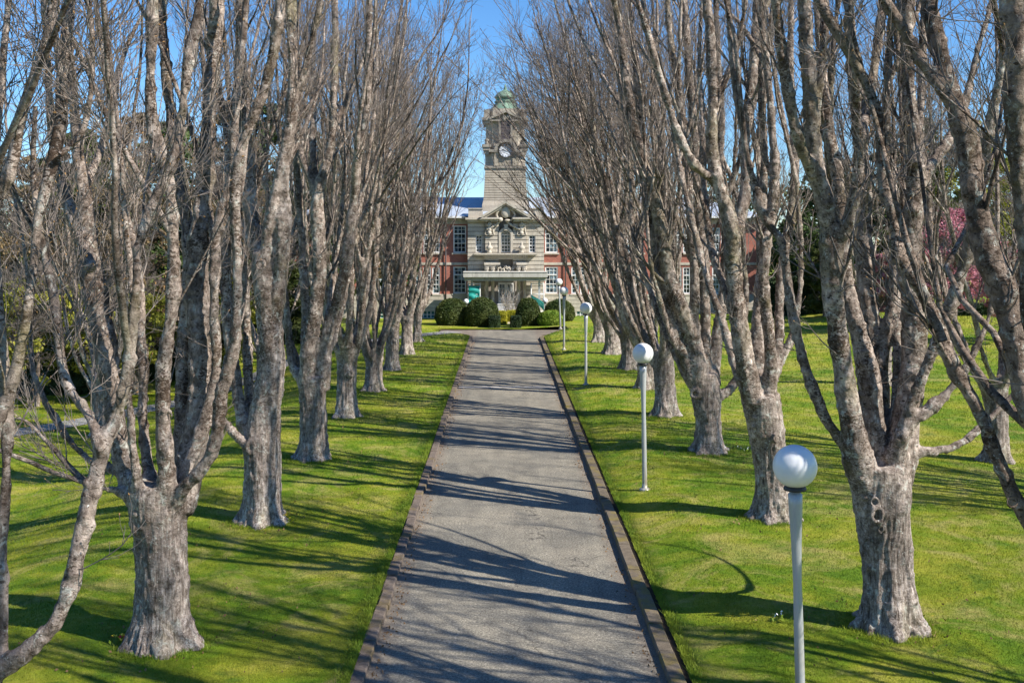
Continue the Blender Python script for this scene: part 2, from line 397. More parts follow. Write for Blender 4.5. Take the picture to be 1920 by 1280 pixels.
def leaf_mat(name, a, b2, c3=None, trans=.25):
    m, n, l, b = nt(name); v = coords(n, l)
    k = noise(n, l, v, .8, 5, .6); f = noise(n, l, v, 9, 3, .6)
    st = [(.32, a), (.6, b2)] + ([(.8, c3)] if c3 else [])
    c = mix(n, l, .6, ramp(n, l, k, st), ramp(n, l, f, [(.3, (.55,) * 3), (.7, (1.5,) * 3)]), 'MULTIPLY')
    l.new(c, b.inputs['Base Color']); b.inputs['Roughness'].default_value = .6; b.inputs['Specular IOR Level'].default_value = .25
    tr = n.new('ShaderNodeBsdfTranslucent'); l.new(c, tr.inputs[0])
    ms = n.new('ShaderNodeMixShader'); ms.inputs[0].default_value = trans
    l.new(b.outputs[0], ms.inputs[1]); l.new(tr.outputs[0], ms.inputs[2]); l.new(ms.outputs[0], n['Material Output'].inputs[0])
    return m
M['yew'] = leaf_mat('yew_leaves', (.028, .055, .012), (.085, .105, .025), trans=.1)
M['conifer'] = leaf_mat('conifer_needles', (.02, .045, .012), (.07, .11, .025), trans=.1)
M['evergreen'] = leaf_mat('evergreen_leaves', (.035, .055, .015), (.10, .12, .03))
M['yellow_green'] = leaf_mat('spring_leaves', (.14, .17, .02), (.33, .32, .05))
M['gold'] = leaf_mat('golden_hedge', (.27, .28, .02), (.45, .42, .04))
M['bright'] = leaf_mat('bright_shrub', (.12, .22, .02), (.26, .34, .05))
M['pink'] = leaf_mat('cherry_blossom', (.36, .11, .14), (.66, .30, .36), (.38, .17, .13), trans=.3)
M['brown'] = leaf_mat('dry_twigs', (.13, .10, .06), (.25, .18, .09))
M['hedge'] = leaf_mat('dark_hedge', (.012, .025, .010), (.035, .06, .02), trans=.05)
M['grass_blade'] = leaf_mat('grass_blades', (.10, .20, .015), (.24, .30, .03), trans=.3)

# ------------------------------------------------------------------ ground, road, kerbs
def grid_sheet(name, ufun, us, ys, mat, hfun, skirt=None):
    U, Y = np.meshgrid(us, ys); X = ufun(U, Y); Z = hfun(X, Y)
    ny, nx = X.shape
    V = np.stack([X, Y, Z], -1).reshape(-1, 3)
    idx = np.arange(ny * nx).reshape(ny, nx)
    a, b, c, d = idx[:-1, :-1], idx[:-1, 1:], idx[1:, 1:], idx[1:, :-1]
    Fq = np.stack([a, b, c, d], -1).reshape(-1, 4)
    if X[0, 1] < X[0, 0]: Fq = Fq[:, ::-1]
    if skirt:
        e = V[idx[:, 0]].copy(); e[:, 2] = -.12; b0 = len(V); V = np.vstack([V, e])
        k = np.arange(ny - 1); Fs = np.stack([idx[k, 0], idx[k + 1, 0], b0 + k + 1, b0 + k], -1); Fq = np.vstack([Fq, Fs])
    return link(name, mesh_np(name, V, Fq, [mat]))

def edge_l(y): return -2.44 - 2.4 * sstep((y - 76.5) / 4.5) ** 1.6
def edge_r(y): return 3.00 + 1.9 * sstep((y - 76) / 5) ** 1.6
un = np.concatenate([np.arange(0, 26, .5), np.geomspace(26, 170, 30)])
ys = np.concatenate([np.arange(-14, 84, .8), [83.5]])
ys.sort()
jl = lambda Y: .025 * np.sin(Y * 5.1) + .02 * np.sin(Y * 11.7 + 1)
tag(grid_sheet('lawn', lambda U, Y: np.where(U == 0, edge_l(Y), edge_l(Y) - U), un, ys, M['lawn'], ground_h, True), kind='structure')
tag(grid_sheet('lawn', lambda U, Y: edge_r(Y) + U, un, ys, M['lawn'], ground_h, True), kind='structure')
tag(grid_sheet('lawn', lambda U, Y: U, np.linspace(-180, 180, 120), np.concatenate([[83.5], np.linspace(85, 300, 40)]), M['lawn'], lambda x, y: ground_h(x, y)), kind='structure')
g = MB(); g.add([(-1500, -300, -3.2), (1500, -300, -3.2), (1500, 2500, -3.2), (-1500, 2500, -3.2)], [(0, 1, 2, 3)])
tag(g.build('ground', M['soil']), kind='structure')
g = MB(); ry = list(np.linspace(-14, 83.8, 60))
g.add([(x, y, .0) for y in ry for x in (-5.6, 5.6)], [(2 * i, 2 * i + 1, 2 * i + 3, 2 * i + 2) for i in range(59)])
tag(g.build('road', M['asphalt']), kind='structure')
g = MB()   # pale worn crossing strip where the asphalt was patched
yy = 50.9; pts = []
for k in range(30):
    x = -2.1 + k * 4.65 / 29; pts.append((x, yy + .35 + .1 * sin(k * 1.9) + random.uniform(-.07, .07)))
low = [(x, yy - .2 + random.uniform(-.08, .08)) for x, _ in reversed(pts)]
g.add([(x, y, .004) for x, y in pts + low], [tuple(range(60))[::-1]])
tag(g.build('road_patch', simple('pale_patch', (.36, .34, .31), .9, var=.35, scale=12)), kind='structure')

# the path on the left
ctrl = [(-3.6, 80.6), (-6.2, 77.6), (-10, 72), (-15, 64.5), (-19, 57), (-22, 51), (-27, 45), (-36, 40), (-60, 34)]
pp = []
for i in range(len(ctrl) - 1):
    for k in range(12):
        t = k / 12; a, b = np.array(ctrl[i]), np.array(ctrl[i + 1]); m0 = np.array(ctrl[max(i - 1, 0)]); m1 = np.array(ctrl[min(i + 2, len(ctrl) - 1)])
        pp.append(.5 * ((2 * a) + (b - m0) * t + (2 * m0 - 5 * a + 4 * b - m1) * t * t + (3 * a - m0 - 3 * b + m1) * t ** 3))
pp = np.array(pp); tg = np.gradient(pp, axis=0); tg /= np.linalg.norm(tg, axis=1)[:, None]; nn = np.stack([-tg[:, 1], tg[:, 0]], 1)
vs = []; cols = 7
for i in range(len(pp)):
    for k in range(cols):
        q = pp[i] + nn[i] * (k / (cols - 1) - .5) * 1.7; vs.append((q[0], q[1], float(ground_h(q[0], q[1])) + .03))
fs = [(i * cols + k, i * cols + k + 1, (i + 1) * cols + k + 1, (i + 1) * cols + k) for i in range(len(pp) - 1) for k in range(cols - 1)]
g = MB(); g.add(vs, fs); tag(g.build('path', M['path']), kind='structure')

def kerb(xf, x_in, x_out, top, mat, length, jitter):
    g = MB(); y = 2.0
    while y < 81.5:
        L = length * random.uniform(.8, 1.25); y1 = min(y + L, 81.8); gap = .012
        s = 1
        a0, a1 = xf(y + gap), xf(y1 - gap); j = random.uniform(-jitter, jitter); jz = random.uniform(-.018, .018)
        x00, x01 = a0 + x_in + j, a0 + x_out + j; x10, x11 = a1 + x_in + j, a1 + x_out + j
        bev = .02
        lo, hi = min(x_in, x_out), max(x_in, x_out)
        sec = [(lo, -.06), (hi, -.06), (hi, top + jz - bev), (hi - bev, top + jz), (lo + bev, top + jz), (lo, top + jz - bev)]
        vs = [(a0 + j + x, y + gap, z) for x, z in sec] + [(a1 + j + x, y1 - gap, z) for x, z in sec]
        n = 6
        g.add(vs, [tuple(range(n)), tuple(range(2 * n - 1, n - 1, -1))] + [(i, i + n, (i + 1) % n + n, (i + 1) % n) for i in range(n)])
        y = y1
    return g.build('kerb', mat)
o = kerb(edge_l, .03, .26, .10, M['kerb'], .95, .022); tag(o, kind='structure')
o = kerb(edge_r, -.13, -.39, .13, M['kerb_moss'], 1.5, .010); tag(o, kind='structure')
g = MB(); yy = np.linspace(2, 81.8, 60)
g.add([(edge_r(y) + x, y, .05) for y in yy for x in (-.15, .01)], [(2 * i, 2 * i + 1, 2 * i + 3, 2 * i + 2) for i in range(59)])
g.add([(edge_l(y) + x, y, .05) for y in yy for x in (-.01, .04)], [(2 * i, 2 * i + 1, 2 * i + 3, 2 * i + 2) for i in range(59)])
tag(g.build('soil_strip', M['soil']), kind='structure')

# ------------------------------------------------------------------ tubes and trees
def tubes(P, R, S, cap=False):
    N, K, _ = P.shape
    T = np.gradient(P, axis=1); T /= np.linalg.norm(T, axis=2, keepdims=True) + 1e-9
    mt = T.mean(1); ax = np.argmin(np.abs(mt), 1); ref = np.eye(3)[ax][:, None, :]
    U = np.cross(T, ref); U /= np.linalg.norm(U, axis=2, keepdims=True) + 1e-9
    Vv = np.cross(T, U)
    a = np.arange(S) * 2 * pi / S
    ring = P[:, :, None, :] + R[:, :, None, None] * (np.cos(a)[None, None, :, None] * U[:, :, None, :] + np.sin(a)[None, None, :, None] * Vv[:, :, None, :])
    V = ring.reshape(-1, 3)
    idx = np.arange(N * K * S).reshape(N, K, S)
    A = idx[:, :-1]; B = idx[:, 1:]
    Fq = np.stack([A, np.roll(A, -1, 2), np.roll(B, -1, 2), B], -1).reshape(-1, 4)
    if cap:
        extra = []
        for k in range(0, S - 2, 1):
            extra.append(np.stack([idx[:, 0, 0], idx[:, 0, k + 2], idx[:, 0, k + 1], idx[:, 0, k + 1]], -1))
            extra.append(np.stack([idx[:, -1, 0], idx[:, -1, k + 1], idx[:, -1, k + 2], idx[:, -1, k + 2]], -1))
        return V, Fq, np.vstack(extra)
    return V, Fq

def resample(pts, K):
    pts = np.asarray(pts, float)
    # catmull-rom densify then even spacing
    P = np.vstack([2 * pts[0] - pts[1], pts, 2 * pts[-1] - pts[-2]]); out = []
    for i in range(1, len(P) - 2):
        for t in np.linspace(0, 1, 8, endpoint=False):
            a, b, c, d = P[i - 1], P[i], P[i + 1], P[i + 2]
            out.append(.5 * (2 * b + (c - a) * t + (2 * a - 5 * b + 4 * c - d) * t * t + (3 * b - a - 3 * c + d) * t ** 3))
    out.append(pts[-1]); out = np.array(out)
    s = np.r_[0, np.cumsum(np.linalg.norm(np.diff(out[:, :3], axis=0), axis=1))]
    q = np.linspace(0, s[-1], K)
    return np.stack([np.interp(q, s, out[:, k]) for k in range(out.shape[1])], 1)

def spawn(P, R, n, t0, t1, ang, length, rr, K, up, wob, rg, tipfrac=.25, rmin=.004, lean=(0, 0)):
    """n children for every parent tube; returns arrays (N*n, K, 3) and radii"""
    N, Kp, _ = P.shape
    if N == 0: return np.zeros((0, K, 3)), np.zeros((0, K))
    pi_ = np.repeat(np.arange(N), n); M_ = len(pi_)
    t = rg.uniform(t0, t1, M_) * (Kp - 1); i0 = np.minimum(t.astype(int), Kp - 2); f = (t - i0)[:, None]
    p = P[pi_, i0] * (1 - f) + P[pi_, i0 + 1] * f
    r = R[pi_, i0] * (1 - f[:, 0]) + R[pi_, i0 + 1] * f[:, 0]
    T = P[pi_, i0 + 1] - P[pi_, i0]; T /= np.linalg.norm(T, axis=1)[:, None] + 1e-9
    q = rg.normal(size=(M_, 3)); q -= (q * T).sum(1)[:, None] * T; q /= np.linalg.norm(q, axis=1)[:, None] + 1e-9
    a = np.radians(rg.uniform(ang[0], ang[1], M_))[:, None]
    d = np.cos(a) * T + np.sin(a) * q
    L = rg.uniform(length[0], length[1], M_) * (1.15 - .55 * (t / (Kp - 1)))
    r0 = np.maximum(np.minimum(r * rg.uniform(rr[0], rr[1], M_), r * .9), rmin * 1.3)
    seg = (L / (K - 1))[:, None]
    pts = [p]; kick = rg.normal(size=(M_, 3)) * wob
    for k in range(1, K):
        d = d + np.array([lean[0], lean[1], up]) / (K - 1) * (1.2 if k < K / 2 else .8) + kick * (.6 if k % 2 else -.5) + rg.normal(size=(M_, 3)) * wob
        d /= np.linalg.norm(d, axis=1)[:, None] + 1e-9
        pts.append(pts[-1] + d * seg)
    s = np.linspace(0, 1, K)[None, :]
    Rr = r0[:, None] * (1 - (1 - tipfrac) * s ** .9); Rr = np.maximum(Rr, rmin)
    return np.stack(pts, 1), Rr

def smooth_mesh(co, ed, it, lam=.6):
    n = len(co); deg = np.bincount(ed.ravel(), minlength=n).astype(float)[:, None] + 1e-9
    for _ in range(it):
        acc = np.zeros_like(co)
        for c in range(3):
            acc[:, c] = np.bincount(ed[:, 0], co[ed[:, 1], c], n) + np.bincount(ed[:, 1], co[ed[:, 0], c], n)
        co = co + lam * (acc / deg - co)
    return co

def fuse(parts, voxel, base, seed, mat, name, rough=1.0):
    """voxel-fuse tubes into one continuous trunk surface with bark relief"""
    Vs = []; Fs = []; b = 0
    for P, R, S in parts:
        V, Fq, cp = tubes(P[None], R[None], S, cap=True)
        Vs.append(V); Fs += [tuple(q) for q in (Fq + b)]
        for q in cp + b: Fs.append(tuple(q[:3]))
        b += len(V)
    me = bpy.data.meshes.new('tmp'); me.from_pydata(np.vstack(Vs).tolist(), [], Fs); me.update()
    ob = bpy.data.objects.new('tmp', me); C.objects.link(ob)
    md = ob.modifiers.new('r', 'REMESH'); md.mode = 'VOXEL'; md.voxel_size = voxel
    dg = bpy.context.evaluated_depsgraph_get(); dg.update()
    out = bpy.data.meshes.new_from_object(ob.evaluated_get(dg))
    bpy.data.objects.remove(ob); bpy.data.meshes.remove(me)
    n = len(out.vertices); co = np.empty(n * 3, np.float32); out.vertices.foreach_get('co', co); co = co.reshape(-1, 3).astype(float)
    ed = np.empty(len(out.edges) * 2, np.int32); out.edges.foreach_get('vertices', ed); ed = ed.reshape(-1, 2)
    co = smooth_mesh(co, ed, 9 if voxel < .03 else 6)
    out.vertices.foreach_set('co', co.ravel().astype(np.float32)); out.update()
    nr = np.empty(n * 3, np.float32)
    out.vertices.foreach_get('normal', nr); nr = nr.reshape(-1, 3)
    off = np.array([seed * 7.3, seed * 3.1, seed * 5.7])
    low = sstep((3.4 - co[:, 2]) / 1.8)          # deeply furrowed on the bole, smoother on the limbs
    wq = co + .05 * np.stack([vnoise(co * 2.2 + off), vnoise(co * 2.2 + off + 9), 0 * co[:, 0]], 1)
    a = vnoise(wq * [13, 13, 1.3] + off); c = vnoise(co * [25, 25, 4] + off); d = vnoise(co * [3.2, 3.2, 2.4] + off)
    e = vnoise(co * [6, 6, 14] + off); f5 = vnoise(co * [9, 9, 9] + off)
    disp = (.018 * (1 - 2.4 * np.abs(a)) + .012 * c) * (.18 + .82 * low) + .026 * d + .007 * e + .020 * np.maximum(f5 - .2, 0) * 2
    z = co[:, 2] - base[2]; th = np.arctan2(co[:, 1] - base[1], co[:, 0] - base[0])
    rb = np.hypot(co[:, 1] - base[1], co[:, 0] - base[0])
    foot = np.exp(-np.maximum(z, 0) / .24) * (rb < 1.3)
    disp = disp + foot * (.09 + .07 * np.sin(th * 5 + seed) + .05 * np.sin(th * 8 + seed * 2.3) + .03 * c)
    disp = disp + .018 * np.sin(th * 3 + seed * 1.7 + z) * sstep((3 - z) / 1.5) * (rb < .9)
    co = co + nr * (disp * rough)[:, None]
    co -= base
    out.vertices.foreach_set('co', co.ravel().astype(np.float32))
    out.polygons.foreach_set('use_smooth', np.ones(len(out.polygons), bool))
    out.materials.clear(); out.materials.append(mat); out.name = name; out.update()
    return out

def torus_part(c, nrm, R0, r0):
    nrm = np.array(nrm, float); nrm /= np.linalg.norm(nrm); u = np.cross(nrm, [0, 0, 1.]); u /= np.linalg.norm(u); v = np.cross(nrm, u)
    a = np.linspace(0, 2 * pi * 1.04, 15)
    P = np.array(c)[None] + R0 * (np.cos(a)[:, None] * u + np.sin(a)[:, None] * v * 1.15)
    return P, np.full(15, r0), 8

def extend(P, R, zt, rg, lean=(0, 0)):
    """carry a traced limb on upwards until height zt"""
    out = [np.r_[P[i], R[i]] for i in range(len(P))]
    d = P[-1] - P[-3]; d /= np.linalg.norm(d); r = R[-1]; rem = zt - P[-1][2]
    if rem < .6: return np.array(out)
    n = max(2, int(rem / .9)); p = P[-1].copy()
    for k in range(n):
        d = d + np.array([lean[0] * .1, lean[1] * .1, .12]) + rg.normal(size=3) * .07; d /= np.linalg.norm(d); p = p + d * .9
        out.append(np.r_[p, max(.012, r * (1 - (k + 1) / (n + .3)))])
    return np.array(out)

def grow_tree(name, base_xy, trunk, limbs, seed, label, group, height=19.5, extra=0, extra_r=.11, fork_z=2.8, detail=1.0,
              lean=(0, 0), voxel=.035, knots=(), bark='bark', minr=.055, tw=1.0, cat='tree', buds=False, az=None, spread=(28, 55),
              sub=3, bl=(1.6, 4.2), br=(.28, .5), n2=None, n4=None):
    rg = np.random.default_rng(seed)
    bx, by = base_xy; bz = float(ground_h(bx, by)); base = np.array([bx, by, bz])
    tr = np.array(trunk, float)       # (x,y,z,r) world
    tr = resample(tr, 22); tr[:, 3] *= .95
    L = []
    for Lm in limbs:                  # (points (x,y,z,r)) world
        q = resample(Lm, 30)
        q = extend(q[:, :3], q[:, 3], height - rg.uniform(0, 2.5), rg, lean) if Lm[-1][3] * 0 + q[-1, 3] > .028 else q
        L.append(resample(q, 44))
    top = tr[-1, :3]
    for k in range(extra):
        a = (az[k] if az is not None and k < len(az) else 2 * pi * (k + rg.uniform(-.25, .25)) / max(extra, 1) + seed)
        tilt = radians(rg.uniform(*spread)); d = np.array([sin(tilt) * cos(a), sin(tilt) * sin(a), cos(tilt)])
        r0 = extra_r * rg.uniform(.75, 1.25)
        p = top + np.array([cos(a), sin(a), 0]) * tr[-1, 3] * .45 + [0, 0, rg.uniform(-.7, .15)]
        pts = [np.r_[p, r0 * 1.25]]; n = 17; total = (height - rg.uniform(0, 3.5) - p[2]) * 1.04; hgt = total / n
        for j in range(n):
            s = (j + 1) / n
            d = d + np.array([lean[0] * .06, lean[1] * .06, .30 * (1 - s * .5)]) + rg.normal(size=3) * .075; d /= np.linalg.norm(d); p = p + d * hgt
            pts.append(np.r_[p, r0 * (1.0 - .93 * s ** 1.15)])
        L.append(resample(np.array(pts), 44))
    La = np.array(L); LP, LR = La[:, :, :3], La[:, :, 3]
    lump = 1 + .10 * vnoise((LP * 1.7 + seed).reshape(-1, 3)).reshape(LR.shape) + .07 * vnoise((LP * 4.1 + seed).reshape(-1, 3)).reshape(LR.shape)
    LR = LR * lump
    # secondary limbs
    big = LR[:, 10] > .045
    SP, SR = spawn(LP[big], LR[big], sub, .22, .62, (14, 30), (6, 9.5), (.55, .8), 24, .55, .05, rg, .12, .012, lean=(lean[0] * .5, lean[1] * .5))
    # trunk surface
    parts = [(tr[:, :3], tr[:, 3], 20)]
    crownP, crownR = [], []
    for P, R in list(zip(LP, LR)) + list(zip(SP, SR)):
        thick = R > minr; k = int(np.argmin(thick)) if not thick.all() else len(R)
        if k >= 3: parts.append((P[:k], R[:k], 10))
        s = max(k - 2, 0)
        if len(R) - s >= 4:
            q = resample(np.c_[P[s:], R[s:]], 24); crownP.append(q[:, :3]); crownR.append(q[:, 3])
    for (c, nrm, R0, r0) in knots: parts.append(torus_part(c, nrm, R0, r0))
    root = empty(name, base); tag(root, label, cat, group)
    tm = fuse(parts, voxel, base, seed, M[bark], 'trunk')
    link('trunk', tm, root)
    # branches and twigs
    cP, cR = np.array(crownP), np.array(crownR)
    allP = np.concatenate([LP[:, ::1]]); 
    n2 = n2 or max(6, int(14 * detail)); n2s = max(5, int(n2 * .8)); n3 = max(4, int(6 * detail)); n4 = n4 or max(3, int(7 * detail))
    lz = (lean[0] * .5, lean[1] * .5)
    B1, r1 = spawn(LP, LR, n2, .2, .97, (20, 48), bl, br, 9, .7, .07, rg, .2, .006 * tw, lean=lz)
    B2, r2 = spawn(SP, SR, n2s, .15, .97, (20, 46), (bl[0] * .8, bl[1] * .75), (br[0] * 1.1, br[1] * 1.1), 9, .7, .07, rg, .2, .006 * tw, lean=lz)
    B, rb = np.concatenate([B1, B2]), np.concatenate([r1, r2])
    D, rd = spawn(B, rb, n3, .15, .98, (22, 50), (.5, 1.5), (.4, .65), 6, .5, .09, rg, .35, .0045 * tw)
    D0, rd0 = spawn(LP, LR, int(14 * detail), .08, .9, (45, 85), (.25, 1.1), (.06, .12), 6, .6, .12, rg, .35, .0055 * tw)
    D, rd = np.concatenate([D, D0]), np.concatenate([rd, rd0])
    E, re_ = spawn(D, rd, n4, .2, 1.0, (22, 55), (.18, .65), (.45, .7), 4, .35, .14, rg, .5, .0030 * tw)
    vs, fs, b = [], [], 0
    for P, R, S in ((cP, cR, 7), (B, rb, 5), (D, rd, 4), (E, re_, 3)):
        V, Fq = tubes(P, R, S); vs.append(V); fs.append(Fq + b); b += len(V)
    mi = [0] * 0
    nf0 = len(fs[0]); nfa = sum(len(f) for f in fs)
    mi = np.ones(nfa, np.int32); mi[:nf0] = 0; mi[nf0:nf0 + len(fs[1])] = 0
    if buds:
        sel = rg.random(len(E)) < .3; tip = E[sel, -1]; d = E[sel, -1] - E[sel, -2]; d /= np.linalg.norm(d, axis=1)[:, None]
        Pb = tip[:, None, :] + d[:, None, :] * (np.array([0, .012, .028]))[None, :, None]
        Rb = np.tile(np.array([.003, .0065, .0015]), (len(tip), 1)) * rg.uniform(.8, 1.5, (len(tip), 1))
        V, Fq = tubes(Pb, Rb, 4); vs.append(V); fs.append(Fq + b); mi = np.r_[mi, np.full(len(Fq), 2)]
    V = np.vstack(vs) - base
    me = mesh_np('crown', V, np.vstack(fs), [M[bark], M['twig'], M['bud']], mi)
    link('crown', me, root)
    return root

def trace(path, Y, d0, d1, p=1.0):
    """photo outline of a limb -> world points on the tree's own depth, with depth running d0..d1"""
    n = len(path); out = []
    py0, py1 = path[0][1], path[-1][1]
    for i, q in enumerate(path):
        t = i / (n - 1); y = Y + d0 * (.25 if i == 0 else .8 if i == 1 else 1) + (d1 - d0) * t ** p
        w = W(q[0], q[1], y); out.append([w[0], w[1], w[2], q[2] / F * y * .92])
    return out

TREES = []
def knot(px, py, y, R0=.075, r0=.035, nx=0):
    return (W(px, py, y), (nx, -1, 0), R0, r0)

# ---- left row, nearest tree mostly outside the frame
Y = 10.5
T0 = [(-6.15, Y, -.1, .66), (-6.15, Y, .35, .52), (-6.1, Y, 1.2, .46), (-6.05, Y, 2.1, .47), (-6.0, Y, 2.7, .42)]
lim = [
 trace([(-190, 1400, 34), (-120, 1320, 28), (-50, 1280, 23), (10, 1250, 20), (75, 1200, 19), (112, 1155, 19), (130, 1100, 18), (145, 1030, 18), (163, 960, 17), (180, 890, 17), (200, 830, 16), (222, 770, 17), (238, 700, 14), (246, 640, 13), (250, 600, 12), (258, 540, 12), (256, 460, 12), (275, 410, 12), (292, 370, 13), (312, 325, 15), (333, 280, 13), (342, 220, 12), (348, 160, 12), (356, 100, 12), (368, 40, 12), (380, -40, 11), (392, -160, 9)], Y, 0, .5),
 trace([(190, 850, 12), (178, 800, 12), (160, 770, 12), (140, 745, 11), (125, 720, 11), (115, 680, 10), (110, 630, 10), (103, 580, 10), (98, 540, 9), (88, 500, 8), (80, 450, 8), (68, 390, 7), (62, 300, 6), (66, 200, 5)], Y, .25, .9),
 trace([(-150, 1400, 32), (-70, 1340, 26), (-15, 1280, 20), (4, 1220, 16), (2, 1120, 14), (6, 1000, 13), (12, 900, 13), (14, 800, 12), (10, 720, 12), (4, 640, 11), (-6, 540, 10), (-10, 440, 9), (-12, 320, 8), (0, 200, 7)], Y, .1, .5),
 trace([(-190, 1300, 26), (-120, 1080, 20), (-60, 900, 16), (-8, 795, 13), (15, 740, 12), (30, 690, 12), (40, 640, 12), (54, 570, 11), (64, 490, 10), (70, 420, 9), (78, 360, 10), (98, 310, 13), (112, 270, 13), (113, 200, 13), (117, 140, 13), (123, 80, 12), (131, 10, 12), (138, -80, 10)], Y, .1, .2),
 trace([(-200, 1200, 24), (-190, 900, 20), (-140, 650, 17), (-80, 500, 15), (-30, 420, 14), (6, 355, 13), (25, 300, 12), (37, 220, 11), (50, 170, 12), (66, 145, 11), (80, 100, 10), (93, 50, 9), (100, 0, 8), (105, -60, 7)], Y, .1, -.3),
 trace([(112, 290, 6), (135, 272, 6), (155, 245, 6), (168, 190, 5), (173, 130, 5), (172, 60, 5), (165, 0, 5), (158, -80, 4)], Y, .2, .0),
]
TREES.append(dict(base_xy=(-6.15, Y), trunk=T0, limbs=lim, seed=1, sub=1, bl=(.8, 2.4), br=(.10, .24), n2=9, extra=2, az=[2.6, 3.6], voxel=.026, buds=True, detail=1.0,
  knots=[knot(38, 1238, 10.35, .055, .02), knot(222, 752, 10.6, .05, .018)],
  label='nearest left row maple, only its lichen spotted limbs entering at the left edge'))
# ---- left row, first whole trunk
Y = 18.3
T = [(*W(309, 1222, Y)[:3], .62), (*W(306, 1180, Y)[:3], .54), (*W(305, 1130, Y)[:3], .475), (*W(304, 1060, Y)[:3], .455), (*W(300, 1000, Y)[:3], .45), (*W(296, 950, Y)[:3], .52), (*W(298, 905, Y)[:3], .50)]
lim = [
 trace([(335, 960, 30), (350, 900, 30), (362, 830, 29), (374, 760, 26), (378, 680, 25), (374, 600, 25), (370, 520, 23), (374, 440, 21), (384, 360, 18), (390, 280, 17), (392, 200, 16), (398, 120, 16), (408, 30, 15), (414, -60, 13), (420, -160, 11)], Y, .25, 1.4),
 trace([(310, 980, 22), (312, 920, 20), (310, 850, 17), (307, 780, 15), (306, 720, 14), (309, 670, 16), (319, 610, 14), (326, 530, 16), (325, 470, 13), (322, 400, 12), (318, 340, 14), (300, 290, 15), (285, 230, 12), (282, 160, 12), (284, 80, 13), (286, 0, 12), (288, -80, 11), (292, -200, 8)], Y, -.35, -.8),
 trace([(318, 970, 18), (335, 930, 16), (356, 902, 14), (385, 873, 14), (405, 830, 14), (411, 770, 13), (418, 720, 13), (430, 690, 14), (440, 640, 12), (444, 590, 11), (446, 500, 11), (442, 430, 11), (441, 370, 11), (444, 312, 12), (452, 279, 12), (470, 230, 12), (489, 184, 12), (508, 129, 11), (516, 78, 10), (524, 31, 10), (528, -40, 9), (534, -160, 7)], Y, -.35, -1.2),
 trace([(325, 950, 18), (345, 900, 17), (365, 845, 15), (382, 800, 13), (395, 750, 11), (404, 700, 10), (406, 650, 10), (401, 600, 10), (403, 540, 11), (402, 480, 12), (408, 430, 13), (420, 390, 13), (432, 350, 10), (438, 300, 9), (440, 240, 9), (446, 170, 8), (455, 90, 7), (462, 0, 6)], Y, 0, .6),
 trace([(262, 960, 16), (258, 900, 12), (250, 840, 10), (244, 780, 9), (243, 720, 8), (247, 660, 8), (250, 600, 7), (246, 520, 7), (236, 430, 6), (230, 330, 5)], Y, -.4, -.6),
 trace([(280, 970, 26), (248, 915, 25), (232, 860, 24), (215, 780, 22), (205, 700, 22), (196, 640, 25), (186, 580, 27), (172, 520, 26), (166, 460, 21), (160, 390, 15), (152, 320, 12), (143, 250, 11), (136, 170, 10), (130, 80, 8), (124, -20, 7)], Y, .2, 1.3),
 trace([(172, 505, 14), (148, 430, 14), (126, 375, 12), (108, 320, 10), (96, 250, 9), (92, 160, 8), (86, 60, 7), (80, -40, 6)], Y, .95, 1.8),
 trace([(262, 950, 16), (235, 925, 11), (215, 918, 8), (190, 915, 7), (160, 902, 7), (130, 875, 6), (100, 840, 5), (75, 815, 4), (50, 790, 3), (28, 783, 2)], Y, -.1, .5),
 trace([(250, 900, 12), (215, 880, 10), (180, 868, 8), (150, 850, 8), (120, 810, 7), (95, 770, 7), (75, 735, 6), (60, 690, 5), (58, 640, 4)], Y, .3, 1.3),
 trace([(320, 940, 18), (338, 850, 16), (342, 700, 14), (350, 560, 14), (352, 440, 13), (335, 320, 13), (318, 200, 12), (308, 100, 11), (302, 0, 11), (298, -90, 9)], Y, .4, 1.9),
 trace([(290, 940, 15), (276, 860, 13), (266, 780, 12), (270, 700, 11), (263, 630, 10), (262, 540, 9), (250, 450, 8), (232, 380, 7), (222, 300, 6), (205, 200, 6), (190, 80, 5)], Y, .35, 1.5),
]
TREES.append(dict(base_xy=(-5.84, Y), trunk=T, limbs=lim, seed=2, sub=1, bl=(.9, 2.8), br=(.12, .28), n2=9, extra=0, voxel=.028, buds=True, detail=.95,
  knots=[knot(313, 779, 18.0 - .25, .085, .03), knot(250, 845, 17.9 - .12, .05, .018), knot(262, 985, 17.95, .12, .04)],
  label='many limbed maple with red flowers at its foot, first whole trunk on the left'))
